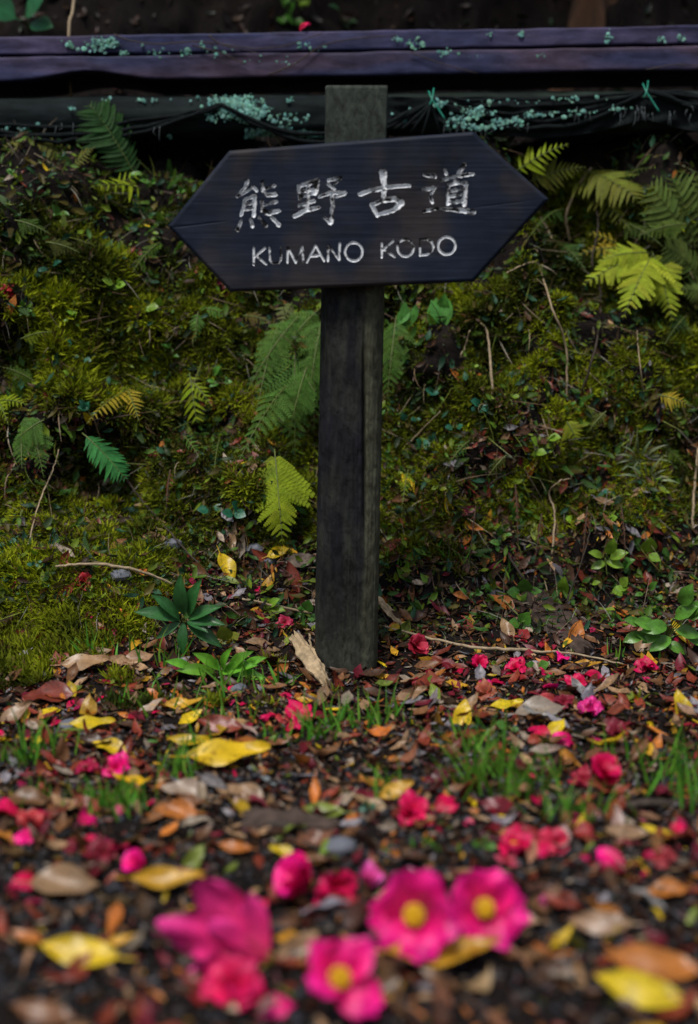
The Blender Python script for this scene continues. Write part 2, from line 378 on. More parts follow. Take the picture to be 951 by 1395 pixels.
# distance to the outline, for the worn arris
poly = [BL, BR, RT, TR, TL, LT]; dist_e = np.full(gx2.shape, 9.)
for i in range(6):
    a, b_ = poly[i], poly[(i+1) % 6]; e = b_-a; L_ = np.linalg.norm(e); nrm = np.array([-e[1], e[0]])/L_
    dist_e = np.minimum(dist_e, np.abs((gx2-a[0])*nrm[0]+(gz2-a[1])*nrm[1]))
c6 = lambda q: (310+q[0]/5.594, 220+q[1]/5.594)
c7 = lambda q: (480+q[0]/5.283, 210+q[1]/5.283)
def ell(cx, cy, rx, ry, n=22): return [(cx+rx*math.cos(t), cy+ry*math.sin(t)) for t in np.linspace(0, 2*math.pi, n)]
GL = {
 'bear': (c6, [([(150,145),(135,195),(75,264)],[14,11,9]), ([(75,266),(140,232),(185,205)],[8,8,6]), ([(190,185),(222,220)],[8,12]),
   ([(132,288),(125,340),(102,410)],[10,11,9]), ([(130,290),(205,262),(205,340),(200,412)],[9,14,13,13]), ([(135,327),(195,315)],8), ([(130,368),(195,355)],8),
   ([(265,155),(266,222),(300,255),(365,250)],[13,12,14,13]), ([(285,207),(358,183)],[9,11]),
   ([(262,298),(260,370),(310,392),(392,375)],[11,14,17,12]), ([(280,332),(370,306)],[10,11]),
   ([(105,450),(75,515)],[8,15]), ([(175,435),(190,490)],[8,14]), ([(240,422),(290,490)],[9,14]), ([(335,425),(390,480)],[10,15])]),
 'field': (c6, [([(540,180),(552,278)],[10,13]), ([(540,186),(680,150),(668,238)],[10,20,18]), ([(550,232),(670,207)],10), ([(612,168),(614,265),(606,362)],[13,12,13]),
   ([(550,272),(660,240)],9), ([(545,335),(660,300)],[12,11]), ([(515,415),(600,370),(700,348)],[16,14,10]),
   ([(765,142),(862,125)],[9,12]), ([(862,128),(805,176)],[12,8]), ([(765,172),(812,206)],[9,11]), ([(700,268),(790,236),(895,240)],[10,12,12]), ([(892,243),(820,272)],[12,7]),
   ([(792,238),(803,330),(785,460)],[11,11,18]), ([(782,462),(730,425)],[14,6])]),
 'old': (c7, [([(55,287),(130,262),(230,240),(330,230),(410,226)],[13,13,14,11,11]), ([(220,132),(230,230),(225,330)],[24,15,14]),
   ([(140,362),(180,442)],[13,11]), ([(140,367),(220,332),(310,320)],[12,13,18]), ([(310,322),(352,352),(300,402)],[20,20,15]), ([(195,432),(300,404)],[11,13])]),
 'way': (c7, [([(520,148),(590,158)],[9,16]), ([(510,258),(590,243)],[11,12]), ([(590,250),(560,300),(575,345)],[8,9,11]), ([(515,410),(600,393),(660,394),(770,402),(872,418)],[10,9,9,13,17]),
   ([(665,112),(676,142)],[8,11]), ([(805,78),(765,132)],[16,13]), ([(640,187),(760,157),(868,140)],[9,11,11]), ([(745,165),(735,202)],[10,9]),
   ([(690,218),(690,358)],[11,12]), ([(690,222),(770,200),(818,215)],[10,12,15]), ([(818,213),(806,362)],[14,15]), ([(692,270),(800,248)],9), ([(695,307),(800,285)],9), ([(690,350),(800,338)],[12,10])]),
 'K': (c6, [([(199,658),(199,786)],7.5), ([(285,660),(203,728)],7), ([(218,718),(292,782)],7.5)]),
 'U': (c6, [([(320,655),(322,748),(345,775),(385,775),(406,748),(408,650)],7)]),
 'M': (c6, [([(455,770),(460,655),(520,770),(570,650),(576,766)],7)]),
 'A': (c6, [([(605,766),(672,640),(735,757)],7.5), ([(630,722),(715,714)],7)]),
 'N': (c6, [([(765,757),(768,640),(850,750),(855,624)],7.5)]),
 'O': (c6, [(ell(962,688,66,70),7.5)]),
 'K2': (c7, [([(212,638),(212,745)],6.5), ([(298,622),(218,690)],6.5), ([(225,682),(306,740)],7)]),
 'O2': (c7, [(ell(383,675,58,62),7)]),
 'D': (c7, [([(487,622),(487,727)],7), ([(487,614),(535,611),(570,630),(585,665),(570,700),(540,722),(487,727)],7)]),
 'O3': (c7, [(ell(680,659,62,63),7.5)]),
}
WEAR = dict(bear=.455, field=.45, old=.43, way=.46, K=.42, U=.475, M=.46, A=.40, N=.41, O=.40, K2=.46, O2=.46, D=.455, O3=.39)
depth = np.zeros(gx2.shape); lid = np.full(gx2.shape, -1); keys = list(GL)
for ki, key in enumerate(keys):
    cf, strokes = GL[key]; kanji = key.islower(); best = np.full(gx2.shape, 1.0)
    scl = (5.594 if cf is c6 else 5.283)*FPX/BY
    for pts, rw in strokes:
        q = np.array([bp(*cf(p)) for p in pts]); rw = np.broadcast_to(np.asarray(rw, float), (len(pts),)) if np.ndim(rw) == 0 else np.asarray(rw, float)
        rw = rw/scl*(1.08 if kanji else 1.0)
        for i in range(len(q)-1):
            a, b_ = q[i], q[i+1]; mn = np.minimum(a, b_)-.012; mxx = np.maximum(a, b_)+.012
            sel = (gx2 > mn[0]) & (gx2 < mxx[0]) & (gz2 > mn[1]) & (gz2 < mxx[1])
            X_, Zz = gx2[sel], gz2[sel]; e = b_-a; t = np.clip(((X_-a[0])*e[0]+(Zz-a[1])*e[1])/(e@e+1e-12), 0, 1)
            rloc = rw[i]+(rw[i+1]-rw[i])*t
            dd = np.hypot(X_-a[0]-e[0]*t, Zz-a[1]-e[1]*t)/rloc-1
            best[sel] = np.minimum(best[sel], dd)
    best = best+.16*fbm(gx2*260, gz2*260, 0, 31, 2)*(1 if kanji else .6)
    ins = best < 0
    dep_ = np.where(ins, (1-(1+best)**2)*(.0052 if kanji else .0020), 0)
    depth = np.maximum(depth, np.clip(dep_, 0, 1)); lid[ins] = ki
gr = fbm(gx2*8, gz2*330, 0, 61, 2)*.00014+fbm(gx2*25, gz2*25, 0, 71, 2)*.0003
crk2 = np.exp(-((gz2-(np.interp(gx2, [LT[0], RT[0]], [LT[1]+.0, RT[1]-.004])-.004*np.sin(gx2*15)))/.0011)**2)*np.clip(.2+vn(gx2*9, 0, 0, 5), 0, 1)*.0012
yv = BY+depth+np.clip(.006-dist_e, 0, 1)**2*110+gr+crk2+.0015*fbm(gx2*3, gz2*3, 0, 21, 2)
VB = np.stack([gx2, yv, gz2], -1).reshape(-1, 3)
bi = np.arange((nu+1)*(nv_+1)).reshape(nv_+1, nu+1)
FB = np.stack([bi[:-1, :-1], bi[:-1, 1:], bi[1:, 1:], bi[1:, :-1]], -1).reshape(-1, 4)
lf = lid.ravel()[FB]; fl = np.where((lf >= 0).sum(1) >= 2, lf.max(1), -1)
# board colour: blue-black stain, browner where it has worn thin
worn = np.clip(.42+.8*fbm(gx2*16, gz2*7, 0, 81, 3)+.25*fbm(gx2*9, gz2*40, 0, 85, 3)+.35*np.exp(-((gz2-BL[1])/.03)**2)-.15, 0, 1)**1.4
CB = np.array([.0110, .0165, .0310])*(1-worn[..., None])+np.array([.031, .028, .030])*worn[..., None]
M_board = wood_mat('board_wood', (.08, 1, 1), .55, .14, .78, 1.25, 150, .2)
M_edge = M_board
sel = fl < 0
bo = np.r_[bi[0, :], bi[1:, -1], bi[-1, :-1][::-1], bi[1:-1, 0][::-1]]          # boundary loop
nb = len(bo); back0 = len(VB)
VBk = VB[bo].copy(); VBk[:, 1] = BY+.029
VBall = np.vstack([VB, VBk]); ar = np.arange(nb)
FS = np.stack([bo, back0+ar, back0+(ar+1) % nb, bo[(ar+1) % nb]], -1)
faces = FB[sel].tolist()+FS.tolist()+[(back0+ar)[::-1].tolist()]
CBall = np.vstack([CB.reshape(-1, 3), np.tile([[.05, .048, .042]], (nb, 1))])
board = obj('sign_board', mesh('sign_board', loc_(VBall), faces, M_board, cols=CBall), sp)
# carved characters: the groove faces carry the worn white paint
m, n, l, b = newmat('worn_paint'); M_paint = m
oi = N_(n, 'ShaderNodeObjectInfo'); tc = N_(n, 'ShaderNodeTexCoord'); se = N_(n, 'ShaderNodeSeparateColor'); l.new(oi.outputs['Color'], se.inputs[0])
nz = noise_(n, l, 150, 4, .7, tc.outputs['Object']); n2 = noise_(n, l, 55, 3, .6, tc.outputs['Object'])
ma = N_(n, 'ShaderNodeMath', operation='MULTIPLY_ADD'); l.new(n2.outputs[0], ma.inputs[0]); ma.inputs[1].default_value = .55
mb = N_(n, 'ShaderNodeMath', operation='MULTIPLY'); l.new(nz.outputs[0], mb.inputs[0]); mb.inputs[1].default_value = .45; l.new(mb.outputs[0], ma.inputs[2])
mc = N_(n, 'ShaderNodeMath', operation='SUBTRACT'); l.new(ma.outputs[0], mc.inputs[0]); l.new(se.outputs[0], mc.inputs[1])
r = ramp_(n, l, mc.outputs[0], [(0, g(0)), (.05, g(1))])
l.new(mix_(n, l, r.outputs[0], (.012, .010, .010), (.80, .83, .86)), b.inputs['Base Color']); b.inputs['Roughness'].default_value = .6
for ki, key in enumerate(keys):
    s = fl == ki; f = FB[s]; u_, inv = np.unique(f.ravel(), return_inverse=True)
    me = mesh('carving', loc_(VB[u_]), inv.reshape(-1, 4), M_paint)
    o = obj('carved_character' if key.islower() else 'carved_letter', me, board, (WEAR[key], 0, 0))
    if key == 'U': o['label'] = 'carved letter U with its white paint mostly gone'

# ------------------------------------------------------------------ weathered beam, rail and net on top of the bank
BMY = 2.93
def bm_pt(px, py, y=BMY): return plane(px, py, y)
def slab(name, line, ytop, ybot, y0, depth_, mat, colA, colB, parent, seed, xr=(-2.3, 2.3), wavy=0.0):
    """long plank with uneven edges; ytop/ybot are heights above a sloping line"""
    nx_, nz2 = 420, 10
    x = np.linspace(xr[0], xr[1], nx_); zl = line(x)
    t = np.linspace(0, 1, nz2)
    rows = []
    top = zl+ytop+.0015*fbm(x*9, 0, 0, seed, 3); bot = zl+ybot+.002*fbm(x*6, 0, 0, seed+5, 3)
    if wavy: bot = bot+wavy*np.exp(-((x+.52)/.085)**2)
    cs = [(y0+depth_, 1), (y0+.0015, 1)]+[(y0, 1-.02-.96*q) for q in t]+[(y0+.0015, 0), (y0+depth_, 0)]
    V = []
    for yy, q in cs:
        z = bot+(top-bot)*q; yw = yy+(.0012*fbm(x*14, z*60, 0, seed+9, 3) if yy < y0+depth_-.001 else 0)
        V.append(np.stack([x, np.broadcast_to(yw, x.shape), z], -1))
    V = np.array(V); k = len(cs); ix = np.arange(k*nx_).reshape(k, nx_)
    F = [[ix[i, j], ix[i+1, j], ix[i+1, j+1], ix[i, j+1]] for i in range(k-1) for j in range(nx_-1)]
    F += [[ix[k-1, j], ix[0, j], ix[0, j+1], ix[k-1, j+1]] for j in range(nx_-1)]
    F += [list(ix[:, 0])[::-1], list(ix[:, -1])]
    P = V.reshape(-1, 3)
    f = np.clip(.5+.8*fbm(P[:, 0]*5, P[:, 2]*30, 0, seed+3, 4), 0, 1)[:, None]
    return obj(name, mesh(name, P-np.array(parent.location), F, mat, cols=np.array(colA)*(1-f)+np.array(colB)*f), parent)
zL, zR = bm_pt(0, 78)[2], bm_pt(951, 62)[2]; xL, xR = bm_pt(0, 78)[0], bm_pt(951, 62)[0]
line = lambda x: zL+(zR-zL)*(x-xL)/(xR-xL)
beam = tag(empty('fence_beam', (0, BMY, .85)), 'weathered purple-grey double-plank beam running along the top of the bank', 'beam')
M_beam = wood_mat('beam_paint', (.25, 1, 1), .58, .16, .55, 1.5, 60, .4)
slab('plank', line, .0385, .0035, BMY, .30, M_beam, (.036, .042, .100), (.060, .050, .098), beam, 100)  # unseen plank depth stretched backwards to shade the gap below the beam
slab('plank', line, -.0015, -.046, BMY-.004, .30, M_beam, (.042, .046, .105), (.056, .040, .066), beam, 140, wavy=.016)
for x in (-1.62, 1.62):
    V, F = tube(spline([(x, BMY+.12, .4), (x, BMY+.12, line(x)-.03)], 6), .045, 10)
    obj('support_post', mesh('support_post', V-np.array(beam.location), F, M_bark), beam)
# lichen on the beam
def lichen(name, spots, parent, y, seed, surf=None):
    r = np.random.default_rng(seed); P, sc = [], []
    for px, py, wpx, hpx, cnt in spots:
        for _ in range(int(cnt*1.2)):
            a, c = r.normal(0, .42, 2); q = plane(px+a*wpx, py+c*hpx, y)
            if surf is not None: q = surf(q)
            P.append(q); sc.append(.0012+.0038*r.random()**2)
    P = np.array(P); nn_ = len(P)
    Nn = np.tile([[0, -1., .25]], (nn_, 1)); X, Y, Z = rframes(Nn, .25, r)
    th = np.linspace(0, 2*np.pi, 7, endpoint=False)
    T = np.vstack([[0, 0, .55], np.stack([np.cos(th)*.6, np.sin(th)*.6, 0*th+.5], -1), np.stack([np.cos(th), np.sin(th), 0*th-.1], -1)])
    F3 = [[0, 1+i, 1+(i+1) % 7] for i in range(7)]
    for i in range(7): a, c = 1+i, 1+(i+1) % 7; F3 += [[a, a+7, c+7], [a, c+7, c]]
    s = np.array(sc)[:, None]*np.stack([r.uniform(.7, 1.3, nn_), r.uniform(.7, 1.3, nn_), r.uniform(.25, .5, nn_)], -1)
    base_c = np.array([.17, .36, .30])*r.uniform(.5, 1.25, (nn_, 1))*np.stack([r.uniform(.8, 1.1, nn_), np.ones(nn_), r.uniform(.85, 1.15, nn_)], -1)
    V, F, C = scatter(T, F3, P, X, Y, Z, s, base_c)
    return tag(obj(name, mesh(name, V-np.array(parent.location), F, M_lichen, cols=C), parent), kind='stuff')
lichen('lichen', [(138,60,22,12,70),(156,58,10,8,18),(172,72,12,6,8),(215,72,20,10,12),(250,70,14,8,10),(565,58,14,12,18),(540,52,8,8,6),(608,72,10,5,20),(668,46,5,4,8),(708,47,5,4,8),
                  (830,48,6,10,10),(900,55,8,5,8),(640,80,20,8,10),(420,62,30,8,10),(930,53,10,6,8),(95,62,25,10,8),(735,75,12,6,6),(380,85,60,10,10),(300,70,40,12,10)], beam, BMY-.004, 5)
# lower log rail lying on the bank edge
LGY = 2.955
rail = tag(empty('log_rail', (0, LGY, .85)), 'dark mossy log rail with pale green lichen lying under the beam', 'log')
zl0, zl1 = plane(0, 158, LGY-.04)[2], plane(951, 150, LGY-.04)[2]
lx = np.linspace(-2.3, 2.3, 260); lz = zl0+(zl1-zl0)*(lx+.72)/1.44
nA = 28; an2 = np.linspace(0, 2*np.pi, nA, endpoint=False)
LA, LXm = np.meshgrid(an2, lx); LR = .041+.004*fbm(LXm*3, np.cos(LA)*1.2, np.sin(LA)*1.2, 55, 3)+.0018*fbm(LXm*8, np.cos(LA)*9, np.sin(LA)*9, 57, 2)
Vl = np.stack([LXm, LGY+LR*np.cos(LA), np.repeat(lz[:, None], nA, 1)+LR*np.sin(LA)], -1)
li = np.arange(260*nA).reshape(260, nA)
Fl = [[li[i, j], li[i, (j+1) % nA], li[i+1, (j+1) % nA], li[i+1, j]] for i in range(259) for j in range(nA)]+[list(li[0])[::-1], list(li[-1])]
f = np.clip(.4+.9*fbm(Vl[..., 0]*4, Vl[..., 1]*14, Vl[..., 2]*14, 91, 4), 0, 1)[..., None].reshape(-1, 1)
M_log = wood_mat('log_bark', (.2, 1, 1), .8, .06, .5, 1.6, 60, .6)
obj('log', mesh('log', Vl.reshape(-1, 3)-np.array(rail.location), Fl, M_log, cols=np.array([.010, .014, .015])*(1-f)+np.array([.020, .030, .024])*f), rail)
def on_log(q):
    z0 = np.interp(q[0], lx, lz); dz = np.clip((q[2]-z0)/.043, -.98, .98)
    return np.array([q[0], LGY-.047*math.sqrt(1-dz*dz), z0+.043*dz])
lichen('lichen', [(318,140,42,14,190),(340,155,40,14,170),(372,178,34,10,120),(415,181,30,7,95),(287,160,8,6,22),(305,150,30,14,40),(345,181,14,8,34),(395,160,26,8,26),(98,148,6,4,5),(230,185,5,4,6),(395,137,6,4,8),(30,175,40,8,10),
                  (645,155,34,10,70),(620,170,18,12,30),(690,168,30,6,60),(740,160,60,7,20),(770,140,60,4,14),(600,140,12,8,16),(180,135,60,3,12),(560,155,30,15,12)], rail, LGY-.042, 6, on_log)
# black shade net bunched over the rail, tied with green string
net = tag(empty('shade_net', (0, LGY-.05, .85)), 'black shade netting sagging in folds from the log rail, tied with green string', 'net')
def netp(px, py, y=LGY-.052): return plane(px, py, y)
folds = []
def fold(a, b_, sag, rad_, yo=0):
    x0, y0 = a; x1, y1 = b_
    pts = [netp(x0+(x1-x0)*t, y0+(y1-y0)*t+sag*4*t*(1-t), LGY-.048-yo-.012*4*t*(1-t)) for t in np.linspace(0, 1, 22)]
    pts = np.array(pts); pts[:, 1] += .003*fbm(pts[:, 0]*30, 0, 0, int(sag)+7, 2); pts[:, 2] += .003*fbm(pts[:, 0]*26, 3, 0, int(sag)+9, 2)
    V, F = tube(pts, rad_*(1+.25*fbm(pts[:, 0]*25, 5, 0, 3, 2)), 7)
    o = obj('net_fold', mesh('net_fold', V-np.array(net.location), F, M_net), net)
for sg, rd in ((6, .003), (16, .004), (26, .0035), (36, .004), (46, .0045)): fold((588, 134), (880, 124), sg, rd)
for sg, rd in ((4, .005), (10, .006), (24, .006), (32, .006)): fold((880, 124), (1180, 128), sg, rd)
for sg, rd in ((44, .004), (52, .004)): fold((300, 142), (588, 136), sg, rd)
for a_ in ((548, 176), (560, 180), (575, 184), (600, 182)): fold((588, 136), a_, 2, .003)
for sg, rd in ((26, .004), (38, .005), (46, .004)): fold((-120, 150), (300, 142), sg, rd)
# sheet part of the net behind the folds
sx0 = np.linspace(-1.0, 1.0, 200); V = []
for q in np.linspace(0, 1, 14):
    pxs = PW/2+sx0*FPX/2.95
    sag = 30+26*np.abs(np.sin((pxs-588)/292*np.pi))
    p = np.array([netp(a, 132+q*s_, LGY-.046) for a, s_ in zip(pxs, sag)])
    p[:, 1] += .006*np.sin(p[:, 0]*90+q*6)*q+.005*fbm(p[:, 0]*20, q*4, 0, 77, 3)
    V.append(p)
V = np.array(V); ix = np.arange(14*200).reshape(14, 200)
F = [[ix[i, j], ix[i+1, j], ix[i+1, j+1], ix[i, j+1]] for i in range(13) for j in range(199) if V[i, j, 0] > .02]
o = obj('net_sheet', mesh('net_sheet', V.reshape(-1, 3)-np.array(net.location), F, M_net), net)
for (px, py) in ((588, 134), (880, 124)):
    pts = [netp(px-4, py-10, LGY-.05), netp(px, py, LGY-.066), netp(px+9, py+14, LGY-.07), netp(px+18, py+28, LGY-.075)]
    p2 = [netp(px+3, py-14, LGY-.05), netp(px+1, py, LGY-.068), netp(px-3, py+9, LGY-.07)]
    V, F = joinVF([tube(spline(pts, 12), .0016, 5), tube(spline(p2, 10), .0016, 5)])
    obj('tie', mesh('tie', V-np.array(net.location), F, M_tie), net)
lichen('lichen', [(650,152,26,8,60),(625,166,20,9,40),(690,166,26,6,50),(655,174,30,6,30),(735,156,50,5,24),(790,152,40,6,14),(600,142,10,6,14),(770,134,50,4,14),(840,148,24,6,10),(700,138,70,3,14)], net, LGY-.068, 9)
rd = random.Random(4); parts = []
for k in range(46):
    px = rd.choice([rd.uniform(600, 720), rd.uniform(780, 880), rd.uniform(860, 945), rd.uniform(20, 240)]); py = 172 if px < 760 else 150
    a = netp(px, py+rd.uniform(-6, 6), LGY-.065); L_ = rd.uniform(.006, .03)
    parts.append(tube(spline([a, a+[rd.uniform(-.004, .004), -.002, -L_*.6], a+[rd.uniform(-.006, .006), 0, -L_]], 6), [.0009, .0004], 3))
V, F = joinVF(parts)
tag(obj('hanging_rootlets', mesh('hanging_rootlets', V-np.array(net.location), F, plain_mat('rootlet', (.12, .14, .15), .7, .3)), net), kind='stuff')

# ------------------------------------------------------------------ leaf shapes
def leaf_geo(nx=6, ny=4, w=.4, curl=.2, fold_=.15, twist=0., tip=1.6, stem=.18, seed=0, wav=.03, heart=0.):
    r = np.random.default_rng(seed); V, UV = [], []
    u = np.linspace(0, 1, nx+1); ph = r.uniform(0, 6, 4)
    for i, a in enumerate(u):
        wd = w*.5*(np.sin(np.pi*a**(1.25-.28*tip))**.85 if not heart else np.sin(np.pi*min(1, a*.93+.07)**.62)**.9)
        wd = max(wd, .012 if 0 < i < nx else .004)
        wd *= 1+.05*math.sin(a*9+ph[0])
        for j in range(ny+1):
            c = j/ny*2-1; y = c*wd; x = a
            if heart: x = a-heart*(abs(c)**1.5)*(1-a)**2*.6
            z = curl*(a-.5)**2*1.6+fold_*abs(y)*1.3+wav*math.sin(a*7+c*2+ph[1])+wav*.8*math.sin(a*12*c+ph[2])*abs(c)
            yy = y*(1-.25*abs(fold_)); tw = twist*(a-.5); yy, z = yy*math.cos(tw)-z*math.sin(tw), yy*math.sin(tw)+z*math.cos(tw)
            V.append((x-.5, yy, z)); UV.append((a, j/ny))
    n = ny+1
    F = [[i*n+j, i*n+j+1, (i+1)*n+j+1, (i+1)*n+j] for i in range(nx) for j in range(ny)]
    if stem:
        k = len(V); z0 = V[ny//2][2]
        for (x, y, z) in ((-.5-stem, -.008, z0+.04), (-.5-stem, .008, z0+.04), (-.49, .012, z0+.004), (-.49, -.012, z0+.004)):
            V.append((x, y, z)); UV.append((0, .5))
        F.append([k, k+3, k+2, k+1])
    return np.array(V), F, np.array(UV)
DEADM = []; DEADK = []
for i in range(14):
    r = random.Random(i)
    V, F, UV = leaf_geo(w=r.uniform(.3, .52), curl=r.uniform(-.5, .75), fold_=r.uniform(-.2, .75), twist=r.uniform(-.9, .9), tip=r.uniform(1.1, 1.9), stem=r.choice([0, .14, .2]), seed=i, wav=r.uniform(.015, .06))
    zr = V[:, 2].max()-V[:, 2].min(); DEADK.append('flat' if zr < .16 else 'curled' if zr < .3 else 'crumpled')
    DEADM.append(mesh('fallen_leaf', V, F, M_dead, uv=UV))
def gmesh(mat, **k):
    V, F, UV = leaf_geo(**k); return mesh('leaf', V, F, mat, uv=UV)
FLATM = [gmesh(M_dead, nx=9, w=.40, curl=.12, fold_=.15, tip=1.3, stem=.2, seed=50), gmesh(M_dead, nx=9, w=.52, curl=-.15, fold_=.25, tip=1.5, stem=.22, seed=51, wav=.04), gmesh(M_dead, nx=9, w=.30, curl=.3, fold_=.35, tip=1.2, stem=.15, seed=52)]
PAL = {  # base colours of the dead leaves
 'dark brown': (.070, .034, .019), 'brown': (.17, .078, .032), 'reddish brown': (.20, .038, .020), 'tan': (.31, .19, .10), 'grey-tan': (.30, .24, .18), 'grey': (.20, .185, .20),
 'orange-brown': (.44, .145, .025), 'yellow': (.60, .42, .012), 'ochre yellow': (.52, .28, .02), 'olive green': (.16, .21, .03), 'wine red': (.13, .012, .022)}
def jit(c, a=.2): s = random.uniform(1-a, 1+a); return tuple(min(1, x*s*random.uniform(1-a*.4, 1+a*.4)) for x in c)
def lay_leaf(p, nn, ang, length, color, me, label, group=None, tilt=.25, name='fallen_leaf', lift=None, scl=(1, 1, 1), cat='leaf'):
    """lay a leaf on the ground: ang is its heading seen from above (0 = to the right, 90 = away)"""
    o = obj(name, me, None, color)
    Z = unit(np.array(nn)+np.array([random.gauss(0, tilt), random.gauss(0, tilt)-.12, 0])); X = np.array([math.cos(math.radians(ang)), math.sin(math.radians(ang)), 0])
    m = frame(X, Z, p)
    # rest its lowest corner on the ground
    if lift is None: lift = .003+.10*length
    m.translation = Vector(np.array(p)+np.array(nn)*lift)
    o.matrix_world = m @ Matrix.Diagonal((length*scl[0], length*scl[1], length*scl[2], 1))
    return tag(o, label, cat, group)

# ------------------------------------------------------------------ hand-placed leaves: px, py, length px, heading, colour, shape, label
HERO = [
 (127,996,56,5,'yellow',0,'small plain yellow leaf, slightly folded, left of the pink petals'),
 (150,1026,46,160,'yellow',1,'broad yellow leaf with upturned stalk beside pink petals'),
 (262,1022,62,170,'yellow',2,'narrow yellow leaf lying across brown litter behind the big spotted one'),
 (312,1044,104,8,'yellow',0,'large long yellow leaf with brown blotches'),
 (630,985,48,80,'yellow',1,'upright bright yellow leaf right of the post beside grass'),
 (690,968,42,10,'yellow',0,'small yellow leaf touching the pale grey-tan leaf'),
 (735,978,66,15,'grey-tan',1,'broad pale grey-tan leaf showing its underside, beside a yellow leaf'),
 (310,782,44,-60,'yellow',1,'pale yellow folded leaf on the litter behind the rosette seedling'),
 (379,759,30,20,'yellow',1,'small yellow leaf below the hanging fern tip'),
 (110,1315,100,170,'yellow',0,'bright yellow-green leaf on bare gravel left of the fallen camellias'),
 (228,1215,95,5,'ochre yellow',2,'long ochre leaf lying behind the trumpet-shaped camellia'),
 (600,1322,145,8,'ochre yellow',2,'very long narrow ochre leaf in front of the twin camellias'),
 (868,1368,110,165,'yellow',0,'large yellow leaf on the gravel right of the camellias'),
 (765,1288,46,50,'yellow',2,'short narrow yellow leaf right of the twin camellias'),
 (928,972,46,100,'yellow',1,'yellow leaf standing beside a grass tuft'),
 (757,1002,40,60,'yellow',1,'yellow leaf partly hidden by grass blades'),
 (250,972,60,10,'ochre yellow',2,'thin ochre yellow leaf in the litter in front of the green herb'),
 (800,913,36,-10,'ochre yellow',2,'little ochre yellow leaf amid crumpled pink petals'),
 (118,914,62,5,'tan',0,'long tan leaf at the foot of the moss mound'),
 (188,906,44,30,'tan',1,'short tan leaf by the moss mound, tip raised'),
 (66,958,66,175,'reddish brown',1,'wide reddish brown leaf curled beside the moss'),
 (22,982,50,40,'tan',0,'tan leaf tilted against a reddish brown one'),
 (335,1090,54,150,'tan',1,'round tan leaf with dark margin in front of the big yellow leaf'),
 (252,1088,60,170,'grey-tan',1,'pale greyish leaf lying flat beside grass'),
 (690,864,34,110,'tan',1,'small upright tan leaf by the dark bark piece'),
 (684,827,36,140,'orange-brown',1,'orange-brown leaf above the small tan one'),
 (700,820,24,20,'tan',0,'tiny tan leaf beside the orange-brown leaf'),
 (317,740,38,92,'tan',2,'slender tan leaf standing upright behind the litter'),
 (360,770,40,135,'reddish brown',0,'rust-brown leaf leaning beside the small yellow leaf'),
 (400,795,44,110,'reddish brown',0,'rust-brown leaf close against the post'),
 (412,772,46,5,'grey-tan',0,'pinkish grey leaf lying flat against the post'),
 (90,1217,84,5,'tan',1,'tan and brown leaf lying left of the green leaf'),
 (405,1305,66,40,'tan',1,'tan leaf leaning between fallen camellias'),
 (815,1272,78,175,'tan',0,'tan leaf right of the twin camellias, lying flat'),
 (700,1262,60,170,'tan',0,'tan leaf just behind the twin camellias'),
 (885,1335,120,170,'orange-brown',0,'large orange-brown leaf behind the yellow leaf on gravel'),
 (265,1180,44,60,'olive green',1,'small grey-green leaf standing among the gravel'),
 (910,1222,52,10,'orange-brown',1,'crumpled orange-brown leaf lying alone at the path edge'),
 (320,1163,44,170,'orange-brown',0,'orange leaf near the olive-green one'),
 (385,1168,36,150,'yellow',1,'yellow leaf behind the fallen camellias'),
 (300,998,60,170,'reddish brown',0,'dark reddish leaf behind the big spotted yellow leaf'),
 (560,955,46,30,'tan',0,'tan leaf in front of the post foot on the right'),
 (540,1085,50,25,'ochre yellow',0,'ochre leaf tilted up among gravel before the post'),
 (165,1290,40,20,'ochre yellow',2,'thin ochre leaf near the yellow-green leaf on gravel'),
 (560,1300,60,20,'brown',0,'brown leaf under the twin camellias'),
 (850,1145,56,175,'tan',0,'tan leaf beside crumpled petals near the path edge'),
 (890,1140,36,160,'yellow',2,'yellow leaf resting on a tan leaf near the path edge'),
 (440,1115,54,175,'olive green',0,'olive leaf on moss before the post'),
 (785,870,40,70,'orange-brown',1,'orange-brown leaf at the bark piece end'),
 (875,880,46,80,'tan',1,'spotted tan leaf under the leafy seedling'),
 (925,870,40,120,'yellow',2,'yellowing leaf caught under the leafy seedling'),
 (60,1395,80,170,'brown',0,'brown leaf on gravel left of the front camellias'),
 (330,1375,60,10,'tan',0,'tan leaf in front of the crumpled camellia'),
 (500,1375,60,10,'ochre yellow',0,'ochre leaf at the front of the fallen camellias'),
 (40,1100,60,10,'brown',1,'brown leaf beside the grass below the moss mound'),
 (240,1115,56,170,'orange-brown',1,'orange-brown leaf in front of the grass below the moss mound'),
]
for (px, py, lp, ang, c, k, lab) in HERO:
    p, nn, v, dist = hit(px, py); L_ = lp/FPX*dist*1.08
    cc = PAL[c]
    if py < 880: nn = unit(nn+np.array([0, -.9, .1])); 
    elif 'upright' in lab or 'standing' in lab or 'leaning' in lab or 'tilted' in lab: nn = unit(nn+np.array([0, -1.3, 0]))
    else: nn = unit(nn+np.array([0, -.55, 0]))
    nn_hit = nn
    X = np.array([math.cos(math.radians(ang)), 0, 0]) if False else None
    o = obj('fallen_leaf', FLATM[k], None, jit(cc, .1))
    # heading measured in the plane facing the viewer, then laid into the leaf plane
    a = math.radians(ang); X = np.array([math.cos(a), math.sin(a)*.6, math.sin(a)*.8])
    mtx = frame(X - nn*np.dot(X, nn), nn, p+np.array([0, -.004, .14*L_+.004]))
    o.matrix_world = mtx @ Matrix.Diagonal((L_, L_, L_, 1))
    tag(o, lab, 'leaf')

